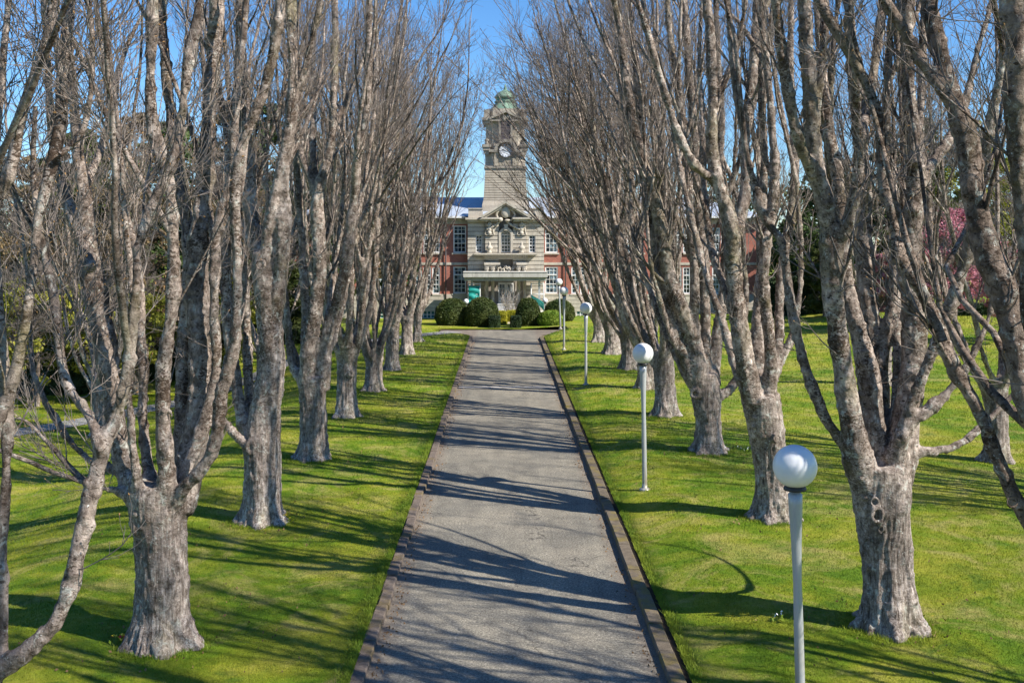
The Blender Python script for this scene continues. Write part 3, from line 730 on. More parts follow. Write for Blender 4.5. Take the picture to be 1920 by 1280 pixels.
# ---- left row, second trunk
Y = 26.2
T = [(*W(493, 992, Y)[:3], .66), (*W(491, 970, Y)[:3], .53), (*W(491, 930, Y)[:3], .47), (*W(492, 880, Y)[:3], .46), (*W(490, 840, Y)[:3], .47), (*W(496, 780, Y)[:3], .41), (*W(508, 700, Y)[:3], .36), (*W(508, 640, Y)[:3], .32), (*W(503, 580, Y)[:3], .30), (*W(497, 520, Y)[:3], .33), (*W(492, 470, Y)[:3], .28)]
lim = [
 trace([(496, 520, 20), (480, 440, 17), (470, 400, 16), (466, 350, 16), (463, 300, 15), (460, 240, 14), (456, 180, 12), (452, 100, 10), (450, 0, 9), (446, -90, 7)], Y, .2, .8),
 trace([(498, 500, 18), (506, 430, 15), (514, 385, 13), (520, 340, 11), (530, 300, 10), (540, 240, 9), (548, 170, 8), (546, 90, 7), (540, 0, 6)], Y, -.2, -.5),
 trace([(512, 600, 18), (523, 550, 16), (528, 480, 16), (532, 420, 16), (530, 360, 14), (533, 300, 13), (544, 242, 12), (550, 188, 11), (551, 110, 10), (552, 30, 9), (553, -60, 8)], Y, -.1, -.4),
 trace([(549, 195, 9), (571, 133, 8), (590, 50, 7), (603, 0, 6), (618, -80, 5)], Y, -.35, -.8),
 trace([(488, 850, 20), (466, 815, 17), (450, 760, 13), (441, 700, 12), (431, 640, 12), (425, 560, 12), (424, 480, 11), (426, 400, 10), (430, 330, 9), (436, 250, 9), (444, 170, 8), (446, 80, 7), (450, 0, 6)], Y, .1, 1.0),
 trace([(486, 830, 14), (473, 800, 12), (466, 740, 10), (464, 660, 10), (462, 600, 9), (458, 520, 9), (452, 430, 8), (440, 330, 7), (430, 200, 6)], Y, .3, 1.5),
 trace([(480, 850, 14), (465, 838, 11), (445, 818, 9), (425, 800, 9), (408, 770, 8), (398, 720, 7), (395, 650, 6), (388, 560, 5)], Y, -.3, -.2),
]
TREES.append(dict(base_xy=(-5.94, Y), trunk=T, limbs=lim, seed=3, sub=1, bl=(1.0, 3.2), br=(.16, .34), extra=3, az=[1.3, 2.0, 2.7], voxel=.032, detail=.9, buds=True,
  knots=[knot(488, 497, 25.75, .1, .06), knot(470, 838, 25.8, .12, .05)],
  label='stout left row maple with yellow flowers at its foot and a low stub branch'))
# ---- left row, third trunk
Y = 33.8
T = [(*W(585, 868, Y)[:3], .60), (*W(587, 845, Y)[:3], .50), (*W(587, 800, Y)[:3], .44), (*W(586, 750, Y)[:3], .43), (*W(586, 705, Y)[:3], .44)]
lim = [
 trace([(576, 730, 19), (577, 690, 17), (580, 650, 15), (588, 600, 15), (597, 540, 15), (600, 480, 15), (596, 430, 14), (594, 390, 14), (600, 350, 11), (610, 320, 10), (622, 254, 9), (626, 176, 8), (628, 78, 8), (628, 0, 7), (628, -80, 6)], Y, -.15, -.6),
 trace([(595, 395, 8), (582, 340, 7), (566, 295, 6), (552, 240, 6), (545, 160, 5), (540, 60, 5)], Y, -.3, .2),
 trace([(602, 730, 18), (606, 690, 16), (611, 640, 13), (630, 570, 12), (648, 500, 12), (660, 410, 11), (668, 330, 10), (676, 270, 9), (688, 195, 8), (692, 78, 8), (692, 0, 7), (696, -80, 6)], Y, .1, -.8),
 trace([(575, 725, 14), (560, 702, 11), (546, 680, 9), (540, 610, 8), (535, 550, 7), (530, 490, 6), (528, 400, 5)], Y, 0, .6),
 trace([(580, 720, 13), (572, 680, 11), (573, 600, 9), (570, 520, 9), (565, 440, 8), (560, 360, 8), (556, 280, 7), (560, 180, 6)], Y, .3, 1.2),
]
TREES.append(dict(base_xy=(-6.09, Y), trunk=T, limbs=lim, seed=4, sub=2, bl=(1.2, 3.4), br=(.2, .38), extra=3, az=[1.2, 2.4, .6], voxel=.036, detail=.85,
  knots=[], label='third whole left row trunk, grooved like two stems with red shoots'))
# ---- left row, the rest procedural with measured feet and fork heights
for k, (px, py, fork, r, n, kn, lb) in enumerate([
    (650, 787, 655, .40, 7, [(658, 700)], 'maple of the left row with a round knot hole on its bole'),
    (701, 737, 655, .41, 8, [], 'low forked maple of the left row with a swollen basket of limbs'),
    (735, 698, 600, .36, 6, [], 'slim maple half hidden behind the low forked one in the left row'),
    (763, 667, 590, .37, 6, [], 'last but one maple at the far end of the left row'),
    (783, 643, 575, .30, 5, [], 'farthest maple of the left row, in front of the brick wall')]):
    Yk = 14000 / (py - 451 + 0.0); x = (px - VX) / F * Yk
    zf = H - (fork - VY) / F * Yk
    T = [(x, Yk, -.05, r * 1.35), (x, Yk, .25, r * 1.12), (x, Yk, .9, r), (x + .03, Yk, zf * .7, r * .98), (x + .05, Yk, zf, r * 1.05)]
    TREES.append(dict(base_xy=(x, Yk), trunk=T, limbs=[], seed=20 + k, extra=n + 3, extra_r=.135, voxel=.05, detail=.74, minr=.07, tw=1.3,
        knots=[knot(a, b_, Yk - r - .02, .1, .045) for a, b_ in kn], lean=(.07, 0), n2=9, n4=5, label=lb, height=19.0, spread=(18, 42)))
NL = len(TREES)

# ---- right row
Y = 11.0
T0 = [(7.0, Y, .1, .66), (7.0, Y, .55, .52), (6.95, Y, 1.4, .46), (6.9, Y, 2.2, .47), (6.8, Y, 2.8, .42)]
lim = [
 trace([(2150, 1250, 34), (2080, 1140, 28), (2000, 1055, 24), (1935, 985, 22), (1897, 925, 20), (1875, 870, 18), (1862, 830, 18), (1835, 770, 18), (1810, 722, 18), (1785, 690, 18), (1768, 640, 18), (1752, 600, 15), (1741, 565, 15), (1718, 530, 14), (1697, 505, 13), (1682, 475, 13), (1676, 440, 13), (1680, 395, 13), (1662, 368, 12), (1644, 347, 12), (1645, 325, 13), (1656, 298, 11), (1658, 262, 10), (1646, 210, 10), (1621, 150, 11), (1590, 95, 11), (1556, 40, 11), (1532, -5, 10), (1508, -60, 9), (1490, -150, 8)], Y, 0, .9),
 trace([(2140, 1230, 40), (2060, 980, 32), (1990, 860, 29), (1940, 790, 28), (1913, 720, 27), (1903, 640, 27), (1885, 555, 27), (1862, 500, 27), (1842, 440, 26), (1828, 380, 25), (1820, 310, 23), (1810, 250, 22), (1790, 190, 20), (1765, 110, 19), (1748, 40, 18), (1737, -10, 18), (1712, -80, 15), (1690, -180, 12)], Y, -.1, .6),
 trace([(2160, 1200, 36), (2080, 980, 30), (2000, 850, 27), (1955, 720, 24), (1938, 620, 21), (1928, 520, 20), (1918, 420, 20), (1912, 320, 21), (1908, 220, 23), (1907, 140, 24), (1905, 60, 24), (1900, -20, 22), (1895, -120, 18)], Y, -.3, -.5),
 trace([(1768, 640, 10), (1752, 600, 9), (1738, 560, 8), (1715, 500, 7), (1700, 455, 7), (1690, 420, 6)], Y, .1, .3),
 trace([(1930, 800, 11), (1880, 760, 10), (1845, 715, 9), (1820, 680, 8), (1795, 640, 7), (1775, 610, 7), (1760, 560, 5)], Y, .3, 1.4),
 trace([(1925, 760, 10), (1900, 700, 9), (1872, 650, 8), (1850, 600, 7), (1800, 560, 6), (1770, 520, 6), (1790, 470, 5)], Y, .3, 1.7),
]
TREES.append(dict(base_xy=(7.0, Y), trunk=T0, limbs=lim, seed=41, sub=1, bl=(.8, 2.8), br=(.12, .28), n2=9, extra=5, az=[.85, .5, .2, 1.0, .65], spread=(24, 48), extra_r=.13, lean=(-.05, .12), voxel=.026, buds=True, detail=.9, bark='bark2',  # extra limbs, mostly out of view, added for their branch shadows on the road
  knots=[knot(1898, 940, 10.8, .06, .024), knot(1744, 562, 10.95, .05, .02), knot(1878, 535, 10.75, .06, .02)],
  label='nearest right row maple, only its dark leaning limbs entering at the right edge'))
Y = 18.5
T = [(*W(1668, 1183, Y)[:3], .60), (*W(1667, 1150, Y)[:3], .50), (*W(1664, 1090, Y)[:3], .435), (*W(1660, 1030, Y)[:3], .44), (*W(1656, 980, Y)[:3], .46), (*W(1652, 920, Y)[:3], .50), (*W(1648, 870, Y)[:3], .50)]
lim = [
 trace([(1632, 930, 34), (1610, 865, 32), (1600, 810, 27), (1590, 750, 25), (1579, 680, 23), (1570, 620, 22), (1563, 560, 22), (1560, 500, 22), (1557, 440, 22), (1545, 380, 20), (1530, 320, 20), (1522, 250, 18), (1518, 170, 16), (1512, 80, 15), (1507, 0, 14), (1500, -90, 12), (1492, -200, 9)], Y, -.2, -.9),
 trace([(1543, 372, 14), (1522, 320, 13), (1500, 270, 13), (1486, 215, 12), (1474, 150, 12), (1463, 80, 11), (1454, 0, 10), (1445, -90, 8)], Y, -.75, -1.5),
 trace([(1524, 265, 12), (1532, 190, 11), (1543, 100, 11), (1548, 0, 10), (1550, -100, 8)], Y, -.8, -.4),
 trace([(1650, 920, 26), (1641, 850, 25), (1637, 780, 24), (1628, 700, 23), (1613, 640, 20), (1598, 590, 17), (1588, 530, 15), (1582, 460, 14), (1576, 390, 14), (1568, 320, 13), (1553, 250, 12), (1546, 180, 11), (1536, 90, 9), (1530, -10, 8)], Y, .05, 1.0),
 trace([(1664, 880, 18), (1656, 800, 18), (1652, 730, 19), (1644, 660, 20), (1632, 600, 20), (1625, 540, 20), (1620, 480, 19), (1616, 420, 19), (1617, 350, 18), (1611, 225, 16), (1602, 150, 13), (1595, 75, 11), (1590, 0, 10), (1585, -90, 8)], Y, .45, 2.2),
 trace([(1614, 260, 11), (1625, 200, 11), (1640, 125, 10), (1650, 50, 10), (1656, -20, 9), (1660, -100, 7)], Y, 1.7, 2.2),
 trace([(1678, 900, 32), (1690, 850, 31), (1699, 780, 28), (1708, 720, 27), (1716, 650, 26), (1715, 600, 25), (1708, 540, 25), (1705, 480, 23), (1708, 420, 21), (1715, 360, 20), (1719, 300, 20), (1710, 225, 16), (1703, 150, 15), (1700, 75, 14), (1702, 0, 14), (1704, -90, 12), (1706, -200, 9)], Y, .1, .4),
 trace([(1716, 310, 12), (1724, 250, 10), (1726, 190, 10), (1730, 100, 9), (1732, 30, 8), (1740, -60, 7)], Y, .3, 1.0),
 trace([(1712, 400, 12), (1722, 360, 11), (1740, 320, 11), (1765, 285, 11), (1788, 245, 10), (1812, 180, 9), (1832, 100, 8), (1852, 30, 7), (1872, -40, 6)], Y, .3, 1.4),
 trace([(1680, 880, 22), (1688, 830, 18), (1706, 790, 16), (1735, 772, 14), (1762, 752, 12), (1790, 720, 11), (1812, 688, 9), (1832, 648, 8), (1852, 600, 7), (1866, 540, 6), (1870, 470, 5)], Y, -.35, -.2),
 trace([(1700, 850, 14), (1722, 845, 11), (1755, 846, 10), (1790, 838, 9), (1815, 822, 9), (1840, 800, 8), (1866, 775, 6), (1900, 740, 5)], Y, -.1, .3),
 trace([(1602, 850, 15), (1583, 835, 13), (1563, 810, 12), (1540, 765, 11), (1515, 705, 11), (1500, 650, 11), (1488, 600, 11), (1478, 540, 10), (1470, 480, 10), (1462, 440, 9), (1440, 420, 9), (1424, 395, 9), (1418, 350, 8), (1405, 310, 8), (1395, 260, 7), (1380, 180, 7), (1370, 90, 6), (1365, 0, 6)], Y, -.1, .3),
]
TREES.append(dict(base_xy=(6.7, Y), trunk=T, limbs=lim, seed=42, sub=1, bl=(.9, 2.8), br=(.12, .28), n2=9, extra=4, az=[1.2, .5, 2.0, 5.6], spread=(14, 34), voxel=.028, buds=True, detail=.9,
  knots=[knot(1645, 965, 17.98, .11, .045), knot(1652, 992, 18.02, .06, .03), knot(1682, 830, 17.85, .06, .02), knot(1640, 940, 18.0, .07, .03)],
  label='broad four stemmed maple right of the nearest lamp with a curled scar on its bole'))
Y = 25.8
T = [(*W(1450, 976, Y)[:3], .60), (*W(1450, 955, Y)[:3], .50), (*W(1450, 910, Y)[:3], .42), (*W(1444, 850, Y)[:3], .41), (*W(1434, 790, Y)[:3], .46), (*W(1428, 740, Y)[:3], .46)]
lim = [
 trace([(1418, 780, 25), (1405, 720, 24), (1392, 650, 20), (1382, 580, 18), (1375, 500, 17), (1372, 440, 17), (1365, 400, 16), (1352, 360, 14), (1339, 310, 13), (1334, 250, 12), (1337, 170, 11), (1332, 80, 10), (1326, 0, 9), (1320, -80, 8)], Y, -.15, -.5),
 trace([(1345, 345, 10), (1320, 325, 9), (1299, 305, 9), (1266, 235, 9), (1244, 164, 8), (1217, 71, 8), (1195, 0, 7), (1172, -80, 6)], Y, -.4, -1.3),
 trace([(1441, 760, 17), (1443, 700, 14), (1444, 640, 12), (1436, 580, 12), (1432, 520, 12), (1436, 460, 13), (1440, 430, 12), (1450, 370, 11), (1452, 300, 10), (1445, 220, 9), (1440, 140, 8), (1430, 60, 7), (1428, -40, 6)], Y, -.3, .1),
 trace([(1428, 750, 17), (1422, 690, 15), (1420, 620, 14), (1424, 560, 13), (1430, 480, 12), (1428, 400, 11), (1434, 300, 10), (1428, 200, 8), (1424, 80, 7)], Y, .3, 1.4),
 trace([(1380, 450, 14), (1390, 400, 14), (1400, 345, 13), (1396, 270, 12), (1405, 200, 11), (1415, 100, 10), (1420, 0, 9), (1424, -90, 7)], Y, .0, .9),
 trace([(1450, 700, 9), (1460, 640, 10), (1462, 560, 10), (1470, 480, 10), (1484, 400, 10), (1490, 320, 9), (1488, 230, 8), (1482, 120, 7), (1484, 0, 6)], Y, .5, 1.6),
]
TREES.append(dict(base_xy=(6.54, Y), trunk=T, limbs=lim, seed=43, sub=1, bl=(1.0, 3.2), br=(.16, .34), extra=4, az=[.6, 1.8, 2.4, 1.2], voxel=.032, detail=.85, buds=True, lean=(-.14, 0),
  knots=[knot(1457, 822, 25.3, .085, .035)],
  label='maple behind the nearest lamp globe with an open round knot hole, right of the road'))
Y = 33.8
T = [(*W(1328, 852, Y)[:3], .58), (*W(1328, 830, Y)[:3], .46), (*W(1328, 790, Y)[:3], .42), (*W(1324, 750, Y)[:3], .47), (*W(1318, 700, Y)[:3], .46)]
lim = [
 trace([(1312, 730, 22), (1305, 680, 20), (1301, 635, 17), (1277, 578, 15), (1257, 525, 15), (1247, 480, 15), (1240, 430, 15), (1228, 370, 13), (1210, 320, 12), (1195, 262, 11), (1179, 180, 10), (1162, 55, 8), (1151, 0, 7), (1140, -80, 6)], Y, -.2, -1),
 trace([(1300, 720, 15), (1288, 680, 14), (1270, 630, 12), (1252, 590, 11), (1238, 540, 11), (1230, 470, 10), (1215, 400, 9), (1205, 320, 8), (1200, 230, 7), (1190, 120, 6)], Y, -.4, .1),
 trace([(1335, 720, 16), (1340, 680, 14), (1343, 640, 13), (1352, 580, 12), (1360, 520, 11), (1362, 450, 11), (1355, 380, 10), (1350, 300, 9), (1352, 200, 8), (1345, 100, 7), (1342, 0, 6)], Y, .2, .8),
 trace([(1322, 710, 15), (1322, 640, 13), (1322, 560, 12), (1318, 480, 12), (1312, 400, 11), (1305, 310, 10), (1300, 220, 9), (1290, 120, 8), (1284, 10, 7)], Y, .0, .4),
 trace([(1308, 700, 13), (1303, 620, 11), (1303, 540, 10), (1300, 470, 10), (1292, 380, 9), (1285, 300, 9), (1275, 200, 8), (1260, 100, 7), (1250, 0, 6)], Y, -.4, -.6),
 trace([(1332, 755, 13), (1350, 742, 10), (1370, 728, 9), (1386, 702, 9), (1393, 660, 8), (1396, 600, 7), (1400, 540, 6)], Y, -.1, .4),
]
TREES.append(dict(base_xy=(6.5, Y), trunk=T, limbs=lim, seed=44, sub=2, bl=(1.2, 3.4), br=(.2, .38), extra=5, az=[1.4, 2.6, .7, 2.0, 3.4], voxel=.036, detail=.85, lean=(-.22, 0),
  knots=[knot(1303, 738, 33.4, .12, .06)], label='right row maple with a wide crooked left limb and a low right branch'))
for k, (px, py, fork, r, n, lb) in enumerate([
    (1247, 779, 660, .42, 8, 'maple of the right row just behind the second lamp globe'),
    (1213, 729, 640, .42, 7, 'maple of the right row partly hidden by the post of the second lamp'),
    (1180, 693, 620, .42, 7, 'maple of the right row between the second and third lamps'),
    (1148, 663, 600, .46, 7, 'maple of the right row with rust coloured shoots round its thick foot'),
    (1124, 641, 585, .40, 6, 'farthest maple of the right row, nearest to the brick building')]):
    Yk = 13400 / (py - 451 + 0.0); x = (px - VX) / F * Yk; zf = H - (fork - VY) / F * Yk
    T = [(x, Yk, .15, r * 1.4), (x, Yk, .55, r * 1.15), (x, Yk, 1.1, r), (x - .05, Yk, zf * .7, r * .98), (x - .1, Yk, zf, r * 1.1)]
    az = [3.0, 3.6, 2.5, 4.3, 1.7, .5, 5.3, 3.3, 2.8, 1.0, 2.2, 4.8]
    TREES.append(dict(base_xy=(x, Yk), trunk=T, limbs=[], seed=60 + k, extra=n + 3, extra_r=.135, az=az, voxel=.05, detail=.78, minr=.07, tw=1.3,
        knots=[], lean=(-.56, 0), n2=10, n4=5, label=lb, height=19.5, spread=(20, 46)))
EXTRA = [
  dict(base_xy=(15.0, 32.4), seed=81, n=7, label='bare maple standing out on the right lawn behind the nearest right hand limbs', h=15),
  dict(base_xy=(17.5, 49), seed=82, n=7, label='bare maple on the right lawn in front of the pink cherry', h=15),
  dict(base_xy=(-18.5, 49), seed=83, n=7, label='bare maple down the left slope beside the grey path', h=15),
  dict(base_xy=(-13.5, 60), seed=84, n=7, label='bare maple behind the left row, in front of the dark wood', h=16),
  dict(base_xy=(12.9, 11.6), seed=86, n=7, sp=(10, 30), label='unseen maple added on the right lawn to cast branch shadows over the near road', h=19),  # added out of view so that its crown shades the foreground
  dict(base_xy=(19.5, 25), seed=87, n=9, label='maple far out on the right lawn beyond the right edge', h=16),
  dict(base_xy=(7.3, 3.2), seed=85, n=7, label='maple beside the camera on the right, outside the picture', h=18),
]

for i, t in enumerate(TREES):
    grow_tree('maple_tree', group='maples in the left row' if i < NL else 'maples in the right row', **t)
for e in EXTRA:
    x, y = e['base_xy']; z = float(ground_h(x, y)); r = .34
    T = [(x, y, z - .1, r * 1.4), (x, y, z + .3, r * 1.1), (x, y, z + 1.2, r), (x, y, z + 2.3, r * 1.02)]
    grow_tree('maple_tree', (x, y), T, [], e['seed'], e['label'], 'bare maples away from the road', extra=e['n'], extra_r=.12, voxel=.06, minr=.08,
              detail=.7, tw=1.3, height=z + e['h'], spread=e.get('sp', (25, 60)))

# ------------------------------------------------------------------ leaves: clipped shrubs, hedges, leafy trees
def leaf_quads(P, size, rg, mats, mi=None, flat=0):
    n = len(P)
    a = rg.normal(size=(n, 3)); a[:, 2] *= (1 - flat); a /= np.linalg.norm(a, axis=1)[:, None]
    b = rg.normal(size=(n, 3)); b -= (a * b).sum(1)[:, None] * a; b /= np.linalg.norm(b, axis=1)[:, None]
    s = size * rg.uniform(.6, 1.3, (n, 1))
    V = np.stack([P - a * s, P + b * s * .55, P + a * s, P - b * s * .55], 1).reshape(-1, 3)
    return V, np.arange(4 * n).reshape(n, 4)

def rounded(name, base, rx, ry, h, mat, label, cat, n=9000, leaf=.07, seed=1, group=None, boxy=0, core='hedge'):
    rg = np.random.default_rng(seed); root = empty(name, base); tag(root, label, cat, group)
    u = rg.normal(size=(n, 3)); u /= np.linalg.norm(u, axis=1)[:, None]; u[:, 2] = u[:, 2] * 1.0
    if boxy: u = u / (np.abs(u) ** 6).sum(1)[:, None] ** (1 / 6)
    else: u = u / (np.abs(u) ** 2.15).sum(1)[:, None] ** (1 / 2.15)
    lump = 1 + .06 * vnoise(u * 2.3 + seed) + .03 * vnoise(u * 7 + seed)
    k = lump * rg.uniform(.93, 1.02, n)
    hc = h / 2 if boxy else h * .34
    P = u * k[:, None] * np.stack([np.full(n, rx), np.full(n, ry), np.where(u[:, 2] > 0, h - hc, hc * 1.7)], 1) + [0, 0, hc]; P[:, 2] = np.maximum(P[:, 2], .0)
    st_ = rg.random(n) < .02; P[st_] *= 1.035
    V, Fq = leaf_quads(P, leaf, rg, None)
    P = P; link('foliage', mesh_np('foliage', V, Fq, [mat], smooth=False), root)
    # inner mass of the same plant
    nu, nv = 40, 24; th = np.linspace(0, pi, nv); ph = np.linspace(0, 2 * pi, nu, endpoint=False)
    uu = np.stack([np.outer(np.sin(th), np.cos(ph)), np.outer(np.sin(th), np.sin(ph)), np.outer(np.cos(th), np.ones(nu))], -1).reshape(-1, 3)
    e_ = 6 if boxy else 2.15
    uu = uu / (np.abs(uu) ** e_).sum(1)[:, None] ** (1 / e_)
    uu2 = uu * (.93 * (1 + .06 * vnoise(uu * 2.3 + seed)))[:, None] * np.stack([np.full(len(uu), rx), np.full(len(uu), ry), np.where(uu[:, 2] > 0, h - hc, hc * 1.7)], 1) + [0, 0, hc]; uu2[:, 2] = np.maximum(uu2[:, 2], 0)
    idx = np.arange(nu * nv).reshape(nv, nu); A = idx[:-1]; B = idx[1:]
    Fq = np.stack([A, B, np.roll(B, -1, 1), np.roll(A, -1, 1)], -1).reshape(-1, 4)
    link('inner_branches', mesh_np('inner_branches', uu2, Fq, [mat]), root)
    return root

def leafy_tree(name, base, h, rad, mat, label, seed, n=22000, leaf=.16, z0=.15, shape='round', clumps=70, group=None, bare=False):
    rg = np.random.default_rng(seed); root = empty(name, base); tag(root, label, 'tree', group)
    K = 10
    pts = np.array([[rg.normal() * .1 * k / K, rg.normal() * .1 * k / K, h * .92 * k / K] for k in range(K + 1)]); R = np.linspace(h * .022, .03, K + 1)
    V, Fq = tubes(pts[None], R[None], 8); link('trunk', mesh_np('trunk', V, Fq, [M['bark2']]), root)
    LP, LR = spawn(pts[None], R[None], 26, z0 + .05, .95, (45, 80), (rad * .5, rad * 1.0), (.3, .5), 8, .3, .08, rg, .2, .012)
    BP, BR = spawn(LP, LR, 7, .25, 1, (30, 60), (rad * .2, rad * .5), (.4, .6), 6, .3, .1, rg, .3, .008)
    V1, F1 = tubes(LP, LR, 5); V2, F2 = tubes(BP, BR, 3)
    if bare:
        D, rd = spawn(BP, BR, 9, .2, 1, (30, 60), (rad * .12, rad * .35), (.5, .7), 5, .3, .12, rg, .4, .009)
        E, re_ = spawn(D, rd, 4, .2, 1, (30, 60), (rad * .06, rad * .18), (.5, .7), 4, .3, .12, rg, .4, .008)
        V3, F3 = tubes(D, rd, 3); V4, F4 = tubes(E, re_, 3)
        Vb = np.vstack([V1, V2, V3, V4]); Fb = np.vstack([F1, F2 + len(V1), F3 + len(V1) + len(V2), F4 + len(V1) + len(V2) + len(V3)])
    else:
        Vb = np.vstack([V1, V2]); Fb = np.vstack([F1, F2 + len(V1)])
    link('branches', mesh_np('branches', Vb, Fb, [M['twig']]), root)
    # leaf clumps
    cz = rg.uniform(0, 1, clumps) ** .8
    if shape == 'cone': prof = (1 - cz) ** .75 + .06
    elif shape == 'column': prof = np.sqrt(np.clip(1 - (2 * cz - 1) ** 4, 0.05, 1)) * .9
    else: prof = np.sqrt(np.clip(1 - (2 * cz - .9) ** 2, .05, 1))
    a = rg.uniform(0, 2 * pi, clumps); rr = rad * prof * np.sqrt(rg.uniform(.25, 1, clumps))
    cc = np.stack([rr * np.cos(a), rr * np.sin(a), h * (z0 + (1 - z0) * cz)], 1)
    cs = rad * rg.uniform(.14, .34, clumps) * (.5 + .5 * prof)
    which = rg.integers(0, clumps, n); u = rg.normal(size=(n, 3)); u /= np.linalg.norm(u, axis=1)[:, None]
    k = rg.uniform(.45, 1.05, n)[:, None]; sc = np.array([1, 1, .6 if shape != 'cone' else .4])
    P = cc[which] + u * k * cs[which][:, None] * sc
    P[:, 2] = np.clip(P[:, 2], .1, None)
    V, Fq = leaf_quads(P, leaf, rg, None, flat=.3 if shape == 'cone' else 0)
    link('crown', mesh_np('crown', V, Fq, [mat], smooth=False), root)
    return root

def at(px, Y): return ((px - VX) / F * Y, Y, float(ground_h((px - VX) / F * Y, Y)) - .05)
def shrub(px0, px1, pytop, Y, mat, label, seed, **kw):
    xc = (px0 + px1) / 2; rx = (px1 - px0) / 2 / F * Y; b = at(xc, Y); h = H - (pytop - VY) / F * Y - b[2]
    return rounded(kw.pop('name', 'yew_bush'), b, rx, kw.pop('ry', rx * .9), h, mat, label, kw.pop('cat', 'bush'), seed=seed, **kw)
gy = 'clipped yews before the entrance'
shrub(816, 879, 560, 87.5, M['yew'], 'big domed yew, leftmost of those before the entrance', 1, group=gy, n=14000, leaf=.06)
shrub(872, 936, 558, 86.5, M['yew'], 'big domed yew left of the entrance steps, touching the leftmost one', 2, group=gy, n=14000, leaf=.06)
shrub(966, 1014, 560, 86.5, M['yew'], 'big domed yew right of the entrance steps', 3, group=gy, n=14000, leaf=.06)
shrub(1020, 1078, 562, 89.5, M['yew'], 'big domed yew farthest right, behind the bright green shrub', 4, group=gy, n=14000, leaf=.06)
shrub(1008, 1057, 582, 85.5, M['bright'], 'low bright green shrub in front of the right hand yews', 5, n=12000, leaf=.07, name='green_shrub')
shrub(932, 951, 583, 88.6, M['gold'], 'golden clipped hedge block left of the bare shrub', 6, n=4000, leaf=.05, boxy=1, name='golden_hedge', cat='hedge', ry=.5)
shrub(948, 976, 582, 89.6, M['gold'], 'golden clipped hedge block right of and behind the other', 7, n=5000, leaf=.05, boxy=1, name='golden_hedge', cat='hedge', ry=.5)
shrub(916, 938, 592, 84.8, M['hedge'], 'dark clipped box hedge left of the garden steps', 8, n=5000, leaf=.05, boxy=1, name='box_hedge', cat='hedge', ry=.7)
shrub(957, 977, 592, 84.8, M['hedge'], 'dark clipped box hedge right of the garden steps', 9, n=5000, leaf=.05, boxy=1, name='box_hedge', cat='hedge', ry=.7)
# bare shrub before the door
rg = np.random.default_rng(5); b = np.array(at(953, 90)); b[2] = .5
st = np.array([[b + [rg.normal() * .08, rg.normal() * .08, 0]] * 2 for _ in range(9)]).reshape(9, 2, 3); st[:, 1, 2] += .2
SP, SR = spawn(st, np.full((9, 2), .03), 3, .2, 1, (8, 40), (1.6, 2.6), (.7, .9), 8, .4, .08, rg, .3, .012)
S2, r2 = spawn(SP, SR, 6, .3, 1, (20, 50), (.5, 1.0), (.5, .7), 5, .4, .1, rg, .4, .009)
V1, F1 = tubes(SP, SR, 4); V2, F2 = tubes(S2, r2, 3)
o = link('bare_shrub', mesh_np('bare_shrub', np.vstack([V1, V2]) - b, np.vstack([F1, F2 + len(V1)]), [simple('pale_twigs', (.42, .38, .33), .8, bmp=0)])); o.location = b
tag(o, 'small leafless pale shrub in front of the white double doors', 'bush')

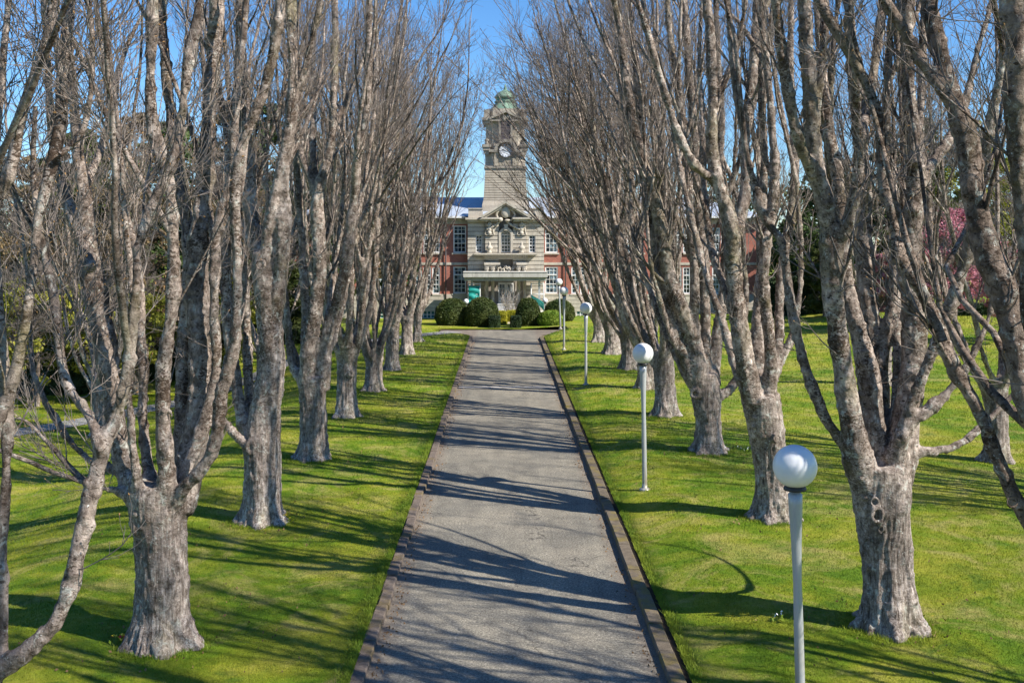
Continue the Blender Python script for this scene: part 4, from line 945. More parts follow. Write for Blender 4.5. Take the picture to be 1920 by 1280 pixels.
# woods behind
LT = [ # px, Y, top py, half width px, mat, shape, leaf, seed, label, n, bare
 (30, 66, 300, 120, 'brown', 'round', .13, 1, 'brown twiggy tree at the far left edge beyond the slope', 9000, 1),
 (150, 72, 240, 110, 'evergreen', 'round', .16, 2, 'dark olive evergreen tree behind the left slope', 30000, 0),
 (255, 62, 210, 90, 'brown', 'round', .12, 3, 'tall brown budding tree behind the first left trunk', 10000, 1),
 (330, 78, 235, 110, 'conifer', 'column', .16, 4, 'tall dark conifer behind the left row, left of the brown one', 34000, 0),
 (430, 66, 180, 85, 'brown', 'round', .12, 5, 'tallest brown budding tree seen between the left maples', 10000, 1),
 (545, 80, 195, 90, 'conifer', 'column', .16, 6, 'dark conifer filling the gap between the second and third left trunks', 34000, 0),
 (620, 84, 270, 70, 'evergreen', 'round', .15, 7, 'evergreen tree behind the third left trunk', 22000, 0),
 (700, 88, 270, 60, 'brown', 'round', .12, 8, 'brown budding tree close to the left end of the building', 9000, 1),
 (750, 90, 370, 36, 'conifer', 'column', .14, 9, 'narrow conifer against the brick wall', 16000, 0),
 (70, 58, 520, 120, 'yellow_green', 'round', .12, 10, 'yellow green bush tree low at the left edge beyond the path', 12000, 1),
 (230, 60, 540, 100, 'yellow_green', 'round', .12, 11, 'yellow green bush tree behind the first left trunk beyond the path', 11000, 1),
 (400, 64, 520, 90, 'yellow_green', 'round', .12, 12, 'yellow green bush tree between the first and second left trunks', 9000, 1),
 (500, 74, 480, 90, 'evergreen', 'round', .14, 13, 'low evergreen tree behind the second left trunk', 20000, 0),
 (1505, 92, 400, 60, 'conifer', 'round', .15, 14, 'dark evergreen tree right of the far brick wing', 24000, 0),
 (1545, 84, 455, 50, 'evergreen', 'round', .14, 23, 'lower dark evergreen over the deep shade right of the wing', 22000, 0),
 (1665, 96, 245, 75, 'conifer', 'cone', .17, 15, 'tall layered cedar seen between the right hand limbs', 30000, 0),
 (1590, 100, 330, 60, 'conifer', 'cone', .17, 16, 'cedar left of the tallest one on the right', 24000, 0),
 (1810, 84, 230, 90, 'yellow_green', 'round', .13, 17, 'tall yellow green budding tree behind the right hand limbs', 15000, 1),
 (1930, 92, 120, 100, 'brown', 'round', .13, 18, 'tall brown budding tree at the right edge', 9000, 1),
 (1645, 74, 478, 48, 'pink', 'round', .10, 19, 'smaller pink flowering cherry seen between two maple limbs', 7000, 1),
 (1790, 70, 395, 90, 'pink', 'round', .10, 20, 'wide pink flowering cherry on the right', 11000, 1),
 (1895, 62, 470, 60, 'pink', 'round', .10, 21, 'pink flowering cherry at the right edge', 6000, 1),
 (1735, 98, 225, 70, 'conifer', 'cone', .18, 24, 'tall dark conifer behind the wide pink cherry and the evergreen', 34000, 0),
 (1560, 104, 300, 60, 'conifer', 'column', .18, 25, 'tall dark conifer behind the end of the right lawn', 34000, 0),
 (1740, 78, 300, 60, 'evergreen', 'round', .14, 22, 'evergreen tree behind the wide pink cherry', 16000, 0),
]
kinds = {'conifer': 'conifer_tree', 'evergreen': 'evergreen_tree', 'brown': 'budding_tree', 'yellow_green': 'spring_tree', 'pink': 'cherry_tree'}
for px, Yk, top, hw, mt, shp, lf, sd, lb, n, bare in LT:
    b = at(px, Yk); h = H - (top - VY) / F * Yk - b[2]
    leafy_tree(kinds[mt], b, h, hw / F * Yk, M[mt], lb, 100 + sd, n=n, leaf=lf, shape=shp, clumps=60 if bare else 90, z0=.12 if mt in ('conifer', 'evergreen') else .22, bare=bool(bare))
# far-off wood closing the horizon, one mass of crowns
rg = np.random.default_rng(9); cs_ = []
for x in np.arange(-95, 105, 3.2):
    px = VX + x / 118 * F
    if 640 < px < 1190: continue
    cs_.append((x + rg.uniform(-1, 1), 118 + rg.uniform(-5, 8), rg.uniform(8.5, 15.5), rg.uniform(3, 4.6)))
cs_ = np.array(cs_); n = 90000; w_ = rg.integers(0, len(cs_), n); u = rg.normal(size=(n, 3)); u /= np.linalg.norm(u, axis=1)[:, None]
u *= rg.uniform(.7, 1, (n, 1)) * (1 + .25 * vnoise(u * 3 + w_[:, None]))[:, None]
c_ = cs_[w_]; P = np.stack([c_[:, 0] + u[:, 0] * c_[:, 3], c_[:, 1] + u[:, 1] * c_[:, 3], c_[:, 2] * (.5 + .5 * u[:, 2])], 1)
V, Fq = leaf_quads(P, .3, rg, None)
tag(link('wood', mesh_np('wood', V, Fq, [M['evergreen']], smooth=False)), 'far-off wood on both sides of the building', 'wood', kind='stuff')
# long dark hedges closing the lawn
for k, (px0, px1, Yk, top, lb) in enumerate([(-60, 190, 63, 640, 'low dark hedge at the bottom of the left slope'),
        (180, 420, 66, 630, 'dark hedge beyond the path behind the first left trunk'), (410, 640, 74, 615, 'dark hedge behind the second and third left trunks'),
        (1440, 1570, 88, 520, 'tall black green hedge at the end of the right lawn'), (1560, 1700, 87, 560, 'dark hedge under the smaller pink cherry'),
        (1690, 1960, 82, 570, 'dark hedge under the wide pink cherry')]):
    shrub(px0, px1, top, Yk, M['hedge'], lb, 30 + k, n=16000, leaf=.12, boxy=1, name='dark_hedge', cat='hedge', ry=1.3)

# ------------------------------------------------------------------ the building
bld = empty('college_building', (0.25, 95, 0)); OFF = Vector((0.25, 95, 0))
tag(bld, 'red brick and grey stone building with clock tower at the end of the road', 'building')
def part(name, mb, mats, parent=bld, bevel=0):
    mb.v = [(x - OFF.x, y - OFF.y, z - OFF.z) for x, y, z in mb.v]
    return mb.build(name, mats, parent, bevel)
FY = 95.0
def X(px, Y=FY): return (px - VX) / F * Y
def Zp(py, Y=FY): return H - (py - VY) / F * Y
CX = X(948)
zE = Zp(409); zB = Zp(553); zM = Zp(495)
# wings: brick between window openings is simply a wall with proud frames and recessed panes
XL, XR = X(470), X(1428)
g = MB()
wins = []   # (px0, px1, py0, py1, nx)
def addw(c, w, y0, y1, n): wins.append((c - w / 2, c + w / 2, y0, y1, n))
for s in (-1, 1):
    addw(948 + s * 86, 24, 423, 474, 3); addw(948 + s * 86, 24, 500, 550, 3)
    for g0 in (147, 235, 323, 411):
        for d in (-16.5, 0, 16.5):
            addw(948 + s * (g0 + d), 14.5, 427, 474, 2); addw(948 + s * (g0 + d), 14.5, 501, 551, 2)
def wall_with_holes(mb, x0, x1, z0, z1, y0, y1, holes, mi=0):
    xs = sorted({x0, x1, *[v for h in holes for v in (h[0], h[1])]}); zs = sorted({z0, z1, *[v for h in holes for v in (h[2], h[3])]})
    xs = [v for v in xs if x0 <= v <= x1]; zs = [v for v in zs if z0 <= v <= z1]
    for i in range(len(xs) - 1):
        run = None
        for j in range(len(zs) - 1):
            cx, cz = (xs[i] + xs[i + 1]) / 2, (zs[j] + zs[j + 1]) / 2
            solid = not any(h[0] < cx < h[1] and h[2] < cz < h[3] for h in holes)
            if solid:
                if run is None: run = zs[j]
            if not solid or j == len(zs) - 2:
                end = zs[j + 1] if solid else zs[j]
                if run is not None and end > run: mb.box(xs[i], xs[i + 1], y0, y1, run, end, mi)
                run = None
holes = [(X(a), X(b_), Zp(d), Zp(c)) for a, b_, c, d, _ in wins]
wall_with_holes(g, XL, X(877), zB, Zp(420), FY, FY + .35, holes); part('brick_wall', g, M['brick'])
g = MB(); wall_with_holes(g, X(1020), XR, zB, Zp(420), FY, FY + .35, holes); part('brick_wall', g, M['brick'])
g = MB(); g.box(XL + .1, XR - .1, FY + .6, FY + 13, .2, Zp(412)); part('inner_wall', g, M['stone_dark'])
g = MB()   # stone base, belt course and frieze of the wings
for a, b_ in ((XL - .05, X(877) ), (X(1020), XR + .05)):
    g.box(a, b_, FY - .07, FY + .33, zM - .08, zM + .14); g.box(a, b_, FY - .05, FY + .34, Zp(420), Zp(410)); g.box(a, b_, FY - .1, FY + .4, zB - .1, zB + .08)
part('belt_course', g, M['stone'])
g = MB()
z = 0.0; row = 0
bh = [(948 + s * c - 14, 948 + s * c + 14) for s in (-1, 1) for c in (147, 235, 323, 411)]
while z < zB - .12:
    z1 = min(z + .34, zB - .1)
    for a, b_ in ((XL - .08, X(877)), (X(1020), XR + .08)):
        segs = [(a, b_)]
        if z1 < Zp(583) + .2:
            for h0, h1 in bh:
                ns = []
                for s0, s1 in segs:
                    if X(h0) > s0 and X(h1) < s1: ns += [(s0, X(h0)), (X(h1), s1)]
                    else: ns.append((s0, s1))
                segs = ns
        for s0, s1 in segs: g.box(s0, s1, FY - .12, FY + .3, z + .025, z1)
    z = z1
g.box(XL, XR, FY + .3, FY + .6, -.2, zB - .12)
part('stone_base', g, M['stone'])
g = MB()   # eaves cornice
g.box(XL - .5, X(874), FY - .55, FY + .3, Zp(410), Zp(406.5)); g.box(X(1023), XR + .5, FY - .55, FY + .3, Zp(410), Zp(406.5))
for k in range(60):
    xx = XL + k * .75
    if xx < X(872) or xx > X(1024):
        if xx < XR: g.box(xx, xx + .2, FY - .4, FY - .05, Zp(413), Zp(410) - .004)
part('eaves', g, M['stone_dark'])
g = MB()   # roof
r0, r1 = XL - .6, XR + .6; ye, yr = FY - .65, FY + 6; ze, zr = Zp(406.5) + .02, H - (370 - VY) / F * (FY + 6)
rx0, rx1 = r0 + 5.5, r1 - 5.5
vs = [(r0, ye, ze), (r1, ye, ze), (r1, ye + 13.3, ze), (r0, ye + 13.3, ze), (rx0, yr, zr), (rx1, yr, zr), (r0, ye, ze + .001), ]
g.add(vs[:6], [(0, 1, 5, 4), (1, 2, 5), (2, 3, 4, 5), (3, 0, 4), (0, 3, 2, 1)])
part('roof', g, M['slate'])
g = MB(); g.box(r0 - .05, X(866), ye - .12, ye + .02, ze - .14, ze + .02); g.box(X(1030), r1 + .05, ye - .12, ye + .02, ze - .14, ze + .02); part('gutter', g, M['white'])
for px in (836, 1060, 738, 1158):
    g = MB(); g.bar((X(px), FY - .16, .3), (X(px), FY - .16, Zp(434)), .06); g.box(X(px) - .16, X(px) + .16, FY - .3, FY - .03, Zp(436), Zp(430)); part('drain_pipe', g, M['pipe'])

def window(px0, px1, py0, py1, nx, Yf=FY, rec=.14, nz=None, arch=False, sill=True, transom=True):
    x0, x1, z0, z1 = X(px0), X(px1), Zp(py1), Zp(py0)
    w = .10 if px1 - px0 > 13 else .07
    cx, cz = (x0 + x1) / 2, z0
    f = MB(); y0, y1 = Yf + rec - .10, Yf + rec + .02
    f.box(x0, x0 + w, y0, y1, z0, z1); f.box(x1 - w, x1, y0, y1, z0, z1); f.box(x0 + w, x1 - w, y0, y1, z0, z0 + w * 1.1)
    zt = z1 - (z1 - z0) * .30
    if not arch: f.box(x0 + w, x1 - w, y0, y1, z1 - w, z1)
    f.box(x0 + w, x1 - w, y0 + .01, y1 - .01, zt - .05, zt + .05)
    zm = z0 + (zt - z0) * .5; m = .016
    f.box(x0 + w, x1 - w, y0 + .02, y1 - .02, zm - .03, zm + .03)
    for k in range(1, nx): xx = x0 + w + (x1 - x0 - 2 * w) * k / nx; f.box(xx - m, xx + m, y0 + .035, y1 - .03, z0 + w * 1.1, z1 - w)
    for zz in ((z0 + w + zm) / 2, (zm + zt) / 2, (zt + z1) / 2): f.box(x0 + w, x1 - w, y0 + .04, y1 - .035, zz - m, zz + m)
    wd = part('window', f, M['white'])
    p = MB(); p.box(x0 + .02, x1 - .02, Yf + rec - .01, Yf + rec + .01, z0 + .02, z1 - .02)
    part('pane', p, M['glass'], wd)
    if sill:
        s_ = MB(); s_.box(x0 - .12, x1 + .12, Yf - .14, Yf + rec - .1, z0 - .14, z0 - .005); part('sill', s_, M['stone'], wd)
    return wd
for a, b_, c, d, n in wins: window(a, b_, c, d, n)
for h0, h1 in bh:
    x0, x1, z0, z1 = X(h0), X(h1), Zp(616), Zp(583); f = MB()
    for k in range(5): xx = x0 + (x1 - x0) * k / 4; f.box(xx - .04, xx + .04, FY - .04, FY + .05, z0, z1)
    for k in range(6): zz = z0 + (z1 - z0) * k / 5; f.box(x0, x1, FY - .03, FY + .04, zz - .03, zz + .03)
    wd = part('basement_window', f, M['white']); p = MB(); p.box(x0, x1, FY + .06, FY + .08, z0, z1); part('pane', p, M['teal_paint'], wd)

# centre pavilion
PY = FY - .9
def XP(px): return (px - VX) / F * PY
def ZP(py): return H - (py - VY) / F * PY
g = MB(); hol = [(XP(892), XP(904), ZP(473), ZP(441)), (XP(992), XP(1004), ZP(473), ZP(441))]
z = .0; zt = ZP(412); CG = [MB() for _ in range(4)]
while z < zt:
    z1 = min(z + .37, zt)
    segs = [(XP(877), XP(909)), (XP(987), XP(1020))]
    for q, (s0, s1) in enumerate(segs):
        g = CG[q]
        cut = [h for h in hol if h[2] < (z + z1) / 2 < h[3] and h[0] > s0 and h[1] < s1]
        ss = [(s0, cut[0][0]), (cut[0][1], s1)] if cut else [(s0, s1)]
        for a, b_ in ss: g.box(a, b_, PY, PY + .5, z + .06, z1)
    # central bay, a step back with its own jambs
    if z > ZP(512):
        for q, (a, b_) in enumerate(((XP(910), XP(935)), (XP(962), XP(986.4)))): CG[2 + q].box(a, b_, PY - .22, PY + .5, z + .06, z1)
    z = z1
for g in CG: part('stone_courses', g, M['stone'])
g = MB()
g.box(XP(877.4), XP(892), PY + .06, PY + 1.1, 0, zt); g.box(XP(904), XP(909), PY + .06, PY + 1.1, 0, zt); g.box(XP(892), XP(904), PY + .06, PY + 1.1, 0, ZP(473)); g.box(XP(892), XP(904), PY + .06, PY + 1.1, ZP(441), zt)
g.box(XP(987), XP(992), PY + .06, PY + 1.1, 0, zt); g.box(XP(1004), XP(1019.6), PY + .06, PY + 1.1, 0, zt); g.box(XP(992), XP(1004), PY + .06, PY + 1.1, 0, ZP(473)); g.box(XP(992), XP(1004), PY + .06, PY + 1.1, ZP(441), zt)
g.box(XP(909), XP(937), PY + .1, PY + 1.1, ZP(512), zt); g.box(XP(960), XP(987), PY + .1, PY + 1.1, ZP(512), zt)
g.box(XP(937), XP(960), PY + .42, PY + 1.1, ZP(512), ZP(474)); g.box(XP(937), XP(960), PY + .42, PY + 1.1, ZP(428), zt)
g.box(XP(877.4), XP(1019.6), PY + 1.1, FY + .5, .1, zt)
part('pavilion_wall', g, M['stone_dark'])
def pwin(px0, px1, py0, py1, nx, yf, arch=False):
    x0, x1, z0, z1 = XP(px0), XP(px1), ZP(py1), ZP(py0); f = MB(); w = .07; m = .018
    f.box(x0, x0 + w, yf, yf + .1, z0, z1); f.box(x1 - w, x1, yf, yf + .1, z0, z1); f.box(x0 + w, x1 - w, yf, yf + .1, z0, z0 + w); 
    if not arch: f.box(x0 + w, x1 - w, yf, yf + .1, z1 - w, z1)
    for k in range(1, nx): xx = x0 + (x1 - x0) * k / nx; f.box(xx - m, xx + m, yf + .02, yf + .08, z0 + w, z1 - (0 if arch else w))
    for k in range(1, 5): zz = z0 + (z1 - z0) * k / 5; mm = .04 if k == 2 else m; f.box(x0 + w, x1 - w, yf + .03, yf + .07, zz - mm, zz + mm)
    if arch:
        cx, r = (x0 + x1) / 2, (x1 - x0) / 2; n = 12
        f.box(x0 + w, x1 - w, yf + .01, yf + .09, z1 - .04, z1 + .04)
        for rr in (r - w / 2, r * .45):
            for k in range(n):
                a0, a1 = pi * k / n, pi * (k + 1) / n
                f.bar((cx + rr * cos(a0), yf + .05, z1 + rr * sin(a0)), (cx + rr * cos(a1), yf + .05, z1 + rr * sin(a1)), .045 if rr > r * .6 else .02, 6)
        for k in range(1, 4):
            a0 = pi * k / 4; f.bar((cx + r * .45 * cos(a0), yf + .05, z1 + r * .45 * sin(a0)), (cx + r * cos(a0), yf + .05, z1 + r * sin(a0)), .018, 5)
    wd = part('window', f, M['white'])
    p = MB(); p.box(x0 + .01, x1 - .01, yf + .06, yf + .075, z0, z1 - (.0 if arch else .02))
    if arch: p.prism([((x0 + x1) / 2 + (x1 - x0) / 2 * .97 * cos(pi * k / 14), z1 + (x1 - x0) / 2 * .97 * sin(pi * k / 14)) for k in range(15)], yf + .058, yf + .076)
    part('pane', p, M['glass'], wd)
pwin(892, 904, 441, 473, 2, PY + .14); pwin(992, 1004, 441, 473, 2, PY + .14)
pwin(939.5, 957.5, 440, 473, 3, PY + .22, arch=True)
# surround of the arched window: jambs, archivolt and keystone
g = MB()
g.box(XP(935.2), XP(939.4), PY - .28, PY + .41, ZP(474), ZP(440)); g.box(XP(957.6), XP(961.8), PY - .28, PY + .41, ZP(474), ZP(440))
acx, acz, ar = (XP(939.5) + XP(957.5)) / 2, ZP(440), (XP(957.5) - XP(939.5)) / 2
for k in range(14):
    a0, a1 = pi * k / 14, pi * (k + 1) / 14; ro = ar + .22
    g.prism([(acx + ar * cos(a0), acz + ar * sin(a0)), (acx + ro * cos(a0), acz + ro * sin(a0)), (acx + ro * cos(a1), acz + ro * sin(a1)), (acx + ar * cos(a1), acz + ar * sin(a1))], PY - .28, PY + .41)
g.prism([(acx - .12, acz + ar - .05), (acx + .12, acz + ar - .05), (acx + .2, acz + ar + .5), (acx - .2, acz + ar + .5)], PY - .42, PY - .29)
part('window_surround', g, M['stone'])
# pediment
g = MB()
ax, az_ = XP(948), ZP(377)
def rake(x0, z0, x1, z1, th, y0, y1, mi=0): g.prism([(x0, z0), (x1, z1), (x1, z1 - th), (x0, z0 - th)], y0, y1, mi)
rake(XP(899), ZP(407), ax, az_, .22, PY - .95, PY + .2); rake(ax, az_, XP(997), ZP(407), .22, PY - .95, PY + .2)
rake(XP(901), ZP(407) - .19, ax, az_ - .225, .16, PY - .75, PY + .2); rake(ax, az_ - .225, XP(995), ZP(407) - .19, .16, PY - .75, PY + .2)
g.box(XP(899), XP(936.5), PY - .95, PY + .1, ZP(411), ZP(408) ); g.box(XP(961), XP(997), PY - .95, PY + .1, ZP(411), ZP(408))
g.box(XP(902), XP(934), PY - .7, PY + .1, ZP(415), ZP(411) - .004); g.box(XP(963), XP(994), PY - .7, PY + .1, ZP(415), ZP(411) - .004)
g.prism([(XP(905), ZP(407.5)), (ax, az_ - .35), (XP(991), ZP(407.5))], PY - .05, PY + .3)
part('pediment', g, M['stone'])
for a, b_, c_, d_ in ((XP(873), XP(899.5), XP(878), XP(905)), (XP(996.5), XP(1024), XP(991), XP(1017))):   # cornice and parapet
    g = MB(); g.box(a, b_, PY - .5, PY + .9, ZP(412), ZP(408)); g.box(a + .15, b_ - .05, PY - .3, PY + .9, ZP(416), ZP(412) - .004); part('cornice', g, M['stone'])
    g = MB(); g.box(c_, d_, PY + .1, PY + .8, ZP(407.9), ZP(392)); g.box(c_ - .05, d_ + .05, PY, PY + .9, ZP(391.8), ZP(390)); part('parapet', g, M['stone'])
# carved work
def carve(name, cx, cz, y, w, h, seed, n=16, parent=bld):
    rr = random.Random(seed); g = MB()
    for k in range(n):
        a = rr.uniform(0, 2 * pi); q = rr.uniform(0, 1)
        g.ball((cx + w * .5 * q * cos(a), y + rr.uniform(-.05, .05), cz + h * .5 * q * sin(a)), rr.uniform(.07, .15), (rr.uniform(.6, 1.4), .9, rr.uniform(.6, 1.6)), 8, 6)
    return part(name, g, M['stone'])
g = MB()   # shield with scrolls and swags under the gable
g.ball((ax, PY - .5, ZP(398)), .42, (1, .45, 1.25), 14, 10)
for s in (-1, 1):
    for k in range(9):
        t = k / 8; g.ball((ax + s * (.45 + .35 * sin(t * 3)), PY - .5 + .1 * t, ZP(392) - t * .95), .13 - .04 * t, (1, .9, 1.2), 8, 6)
    for k in range(10):
        t = k / 9; g.ball((ax + s * (.3 + 1.1 * t) - .2, PY - .42, ZP(414) - .75 * t ** .7 * 1.0), .12 - .04 * t, (1.2, .8, .9), 8, 6)
g.ball((ax - .45, PY - .6, ZP(412)), .2, (1.1, 1, 1)); g.ball((ax + .15, PY - .6, ZP(413.5)), .17, (1.6, 1, .7))
part('cartouche', g, M['stone'])
for px in (918, 978):
    g = MB(); xc = XP(px)
    for k in range(11):
        t = k / 10; r = .15 + .09 * sin(t * 9) ** 2 - .04 * t
        g.ball((xc + .05 * sin(k * 2.1), PY - .34, ZP(418) - t * (ZP(418) - ZP(439))), r, (1, .8, .8), 8, 6)
    for s in (-1, 1):
        for k in range(5): g.ball((xc + s * (.26 + .03 * k), PY - .3, ZP(428) - k * .13), .07, (1, .8, 1.2), 6, 5)
    g.box(xc - .3, xc + .3, PY - .4, PY - .25, ZP(441), ZP(439.3))
    part('carved_drop', g, M['stone'])
for px in (918, 978):
    g = MB(); xc = XP(px); zb = ZP(474)
    g.lathe(xc, PY - .65, [(.20, zb), (.20, zb + .12), (.10, zb + .2), (.26, zb + .36), (.30, zb + .5), (.16, zb + .62), (.10, zb + .72), (.13, zb + .82), (.03, zb + 1.0)], 12)
    part('urn', g, M['stone'])
g = MB()   # ledge with dentils and brackets
g.box(XP(889), XP(1007), PY - 1.0, PY - .004, ZP(477), ZP(474.5)); g.box(XP(893), XP(1003), PY - .85, PY - .004, ZP(479), ZP(477) - .003)
for k in range(26):
    xx = XP(908) + k * (XP(988) - XP(908)) / 25
    if k % 9 not in (4,): g.box(xx - .05, xx + .05, PY - .62, PY - .3, ZP(482), ZP(479) - .003)
g.box(XP(908), XP(988), PY - .3, PY - .23, ZP(486), ZP(479) - .003)
part('ledge', g, M['stone'])
g = MB()
g.box(XP(908), XP(938), PY - .75, PY - .225, ZP(496), ZP(492)); g.box(XP(909), XP(930), PY - .6, PY - .225, ZP(500), ZP(496) - .003)
part('entablature', g, M['stone']); g = MB()
g.box(XP(968), XP(989), PY - .75, PY - .225, ZP(496), ZP(492)); g.box(XP(969), XP(987), PY - .6, PY - .225, ZP(500), ZP(496) - .003)
part('entablature', g, M['stone'])
for px in (913, 924, 972, 983):
    g = MB(); xc = XP(px); zt2, zb2 = ZP(500) - .004, 1.0
    g.lathe(xc, PY - .45, [(.2, zb2), (.2, zb2 + .15), (.15, zb2 + .2), (.145, zt2 - .45), (.16, zt2 - .4), (.15, zt2 - .36), (.22, zt2 - .08), (.25, zt2 - .06), (.25, zt2)], 14)
    for k in range(8): g.ball((xc + .18 * cos(k * pi / 4), PY - .45 + .18 * sin(k * pi / 4), zt2 - .2), .06, (1, 1, 1.3), 6, 5)
    g.box(xc - .27, xc + .27, PY - .72, PY - .18, .4, 1.0)
    part('column', g, M['stone'])
g = MB(); rr = random.Random(3)
for k in range(46):
    t = rr.uniform(-1, 1); g.ball((XP(948) + t * .72, PY - .35 + rr.uniform(-.08, .08), ZP(506) + rr.uniform(-.3, .35) * (1.1 - abs(t) * .5)), rr.uniform(.05, .12), (1, .8, rr.uniform(.8, 1.6)), 7, 5)
part('coat_of_arms', g, M['stone'])
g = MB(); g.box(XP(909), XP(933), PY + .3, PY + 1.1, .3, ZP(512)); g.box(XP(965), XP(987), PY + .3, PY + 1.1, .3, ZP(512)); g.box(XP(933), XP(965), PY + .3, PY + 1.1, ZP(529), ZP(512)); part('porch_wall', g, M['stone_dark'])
# double doors
for s, (a, b_) in enumerate(((934, 948.7), (949.3, 964))):
    g = MB(); x0, x1, z0, z1 = XP(a), XP(b_), .95, ZP(529.5); y = PY + .35; zt2 = z0 + (z1 - z0) * .45
    g.box(x0, x0 + .13, y, y + .08, z0, z1); g.box(x1 - .13, x1, y, y + .08, z0, z1); g.box(x0 + .13, x1 - .13, y, y + .08, z1 - .18, z1); g.box(x0 + .13, x1 - .13, y, y + .08, z0, zt2)
    for k in range(1, 3): xx = x0 + .13 + (x1 - x0 - .26) * k / 3; g.box(xx - .015, xx + .015, y + .02, y + .06, zt2, z1 - .18)
    for k in range(1, 3): zz = zt2 + (z1 - .18 - zt2) * k / 3; g.box(x0 + .13, x1 - .13, y + .025, y + .055, zz - .015, zz + .015)
    d = part('door', g, M['white']); p = MB(); p.box(x0 + .1, x1 - .1, y + .05, y + .06, zt2 - .02, z1 - .1); part('pane', p, M['glass'], d)
    h_ = MB(); xh = x1 - .07 if s == 0 else x0 + .07; h_.bar((xh, y - .05, 1.9), (xh, y - .05, 2.15), .015); part('handle', h_, M['iron'], d)
g = MB(); g.box(XP(880), XP(1016), PY - 3.6, PY + .3, .05, .55); g.box(XP(905), XP(990), PY - 2.4, PY + .3, .55, .93)
for k in range(5): g.box(XP(938), XP(957), PY - 4.2 - k * .35, PY - 3.6 - k * .35, .0, .48 - k * .09)
part('terrace', g, M['stone'])
g = MB()
for k in range(24): xx = XP(934) + k * (XP(964) - XP(934)) / 23; g.box(xx - .02, xx + .02, PY - 2.5, PY - 2.46, .93, 1.5)
g.box(XP(933), XP(965), PY - 2.54, PY - 2.42, 1.5, 1.58); g.box(XP(933), XP(965), PY - 2.52, PY - 2.44, .93, 1.0)
part('balustrade', g, M['white'])
# canopy over the entrance
KY = PY - 3.4
def XK(px): return (px - VX) / F * KY
def ZK(py): return H - (py - VY) / F * KY
g = MB(); g.box(XK(868), XK(1027), KY, PY - .72, ZK(520), ZK(511)); g.box(XK(870), XK(1025), KY + .35, PY - .73, ZK(527), ZK(520) - .004); g.box(XK(867.5), XK(1027.5), KY - .05, PY - .72, ZK(511) + .003, ZK(510))
part('canopy', g, M['concrete'], bevel=.02)
for px in (884, 1012):
    g = MB(); g.box(XK(px) - .09, XK(px) + .09, KY + 1.0, KY + 1.18, .5, ZK(527)); part('canopy_post', g, M['white_metal'])

# tower
TY = FY + 1.2
def XT(px): return (px - VX) / F * TY
def ZT(py): return H - (py - VY) / F * TY
tc = XT(947.5)
def sq(hw, ch=0, cy=None, d=None):
    cy = TY + 1.95 if cy is None else cy
    if ch <= 0: return [(tc - hw, cy - hw), (tc + hw, cy - hw), (tc + hw, cy + hw), (tc - hw, cy + hw)]
    return [(tc - hw + ch, cy - hw), (tc + hw - ch, cy - hw), (tc + hw, cy - hw + ch), (tc + hw, cy + hw - ch), (tc + hw - ch, cy + hw), (tc - hw + ch, cy + hw), (tc - hw, cy + hw - ch), (tc - hw, cy - hw + ch)]
k0 = .5 / F * TY
g = MB()
g.frustum(sq(87 * k0), ZT(420), sq(87 * k0), ZT(385)); g.frustum(sq(87 * k0), ZT(385) , sq(83 * k0), ZT(376))
z = ZT(376); zt = ZT(315); n = 13
for k in range(n):
    a = 82 - 7 * k / n; z0_, z1_ = z + (zt - z) * k / n, z + (zt - z) * (k + 1) / n
    g.frustum(sq(a * k0), z0_ + .05, sq((a - .4) * k0), z1_); g.frustum(sq((a - 2.2) * k0), z0_ - .01, sq((a - 2.2) * k0), z0_ + .055)
g.frustum(sq(74 * k0, .62), ZT(311), sq(73 * k0, .62), ZT(203))
for k in range(1, 5): g.frustum(sq(76 * k0, .63), ZT(311 - k * 6 + 5.2) , sq(76 * k0, .63), ZT(311 - k * 6))
g.box(XT(926), XT(934), TY + .02, TY + .4, ZT(311), ZT(268))
g.box(XT(961), XT(969), TY + .02, TY + .4, ZT(311), ZT(268))
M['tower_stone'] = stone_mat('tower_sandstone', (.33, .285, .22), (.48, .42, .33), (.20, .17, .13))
tower = part('tower', g, M['tower_stone'])
g = MB()
g.frustum(sq(80 * k0), ZT(315), sq(80 * k0), ZT(313)); g.frustum(sq(78 * k0), ZT(313), sq(78 * k0), ZT(311))
part('tower_band', g, M['stone_dark'], tower)
for s in (-1, 1):
    for y in (TY + .3, TY + 3.4):
        g = MB(); xx = tc + s * 70 * k0
        g.box(xx - .42, xx + .42, y - .5, y + .55, ZT(276), ZT(271)); g.box(xx - .32, xx + .32, y - .4, y + .45, ZT(282), ZT(276) - .003); g.box(xx - .2, xx + .2, y - .3, y + .35, ZT(290), ZT(282) - .003)
        g.lathe(xx, y + .05, [(.16, ZT(271)), (.2, ZT(270)), (.12, ZT(266)), (.22, ZT(262)), (.05, ZT(258))], 10)
        part('corner_pedestal', g, M['stone_dark'], tower); g = MB()
        g.box(xx - .40, xx + .40, y - .6, y + .55, ZT(226), ZT(221)); g.box(xx - .34, xx + .34, y - .45, y + .45, ZT(231), ZT(226) - .003); g.box(xx - .25, xx + .25, y - .35, y + .4, ZT(220.8), ZT(206))
        part('corner_cornice', g, M['stone_dark'], tower)
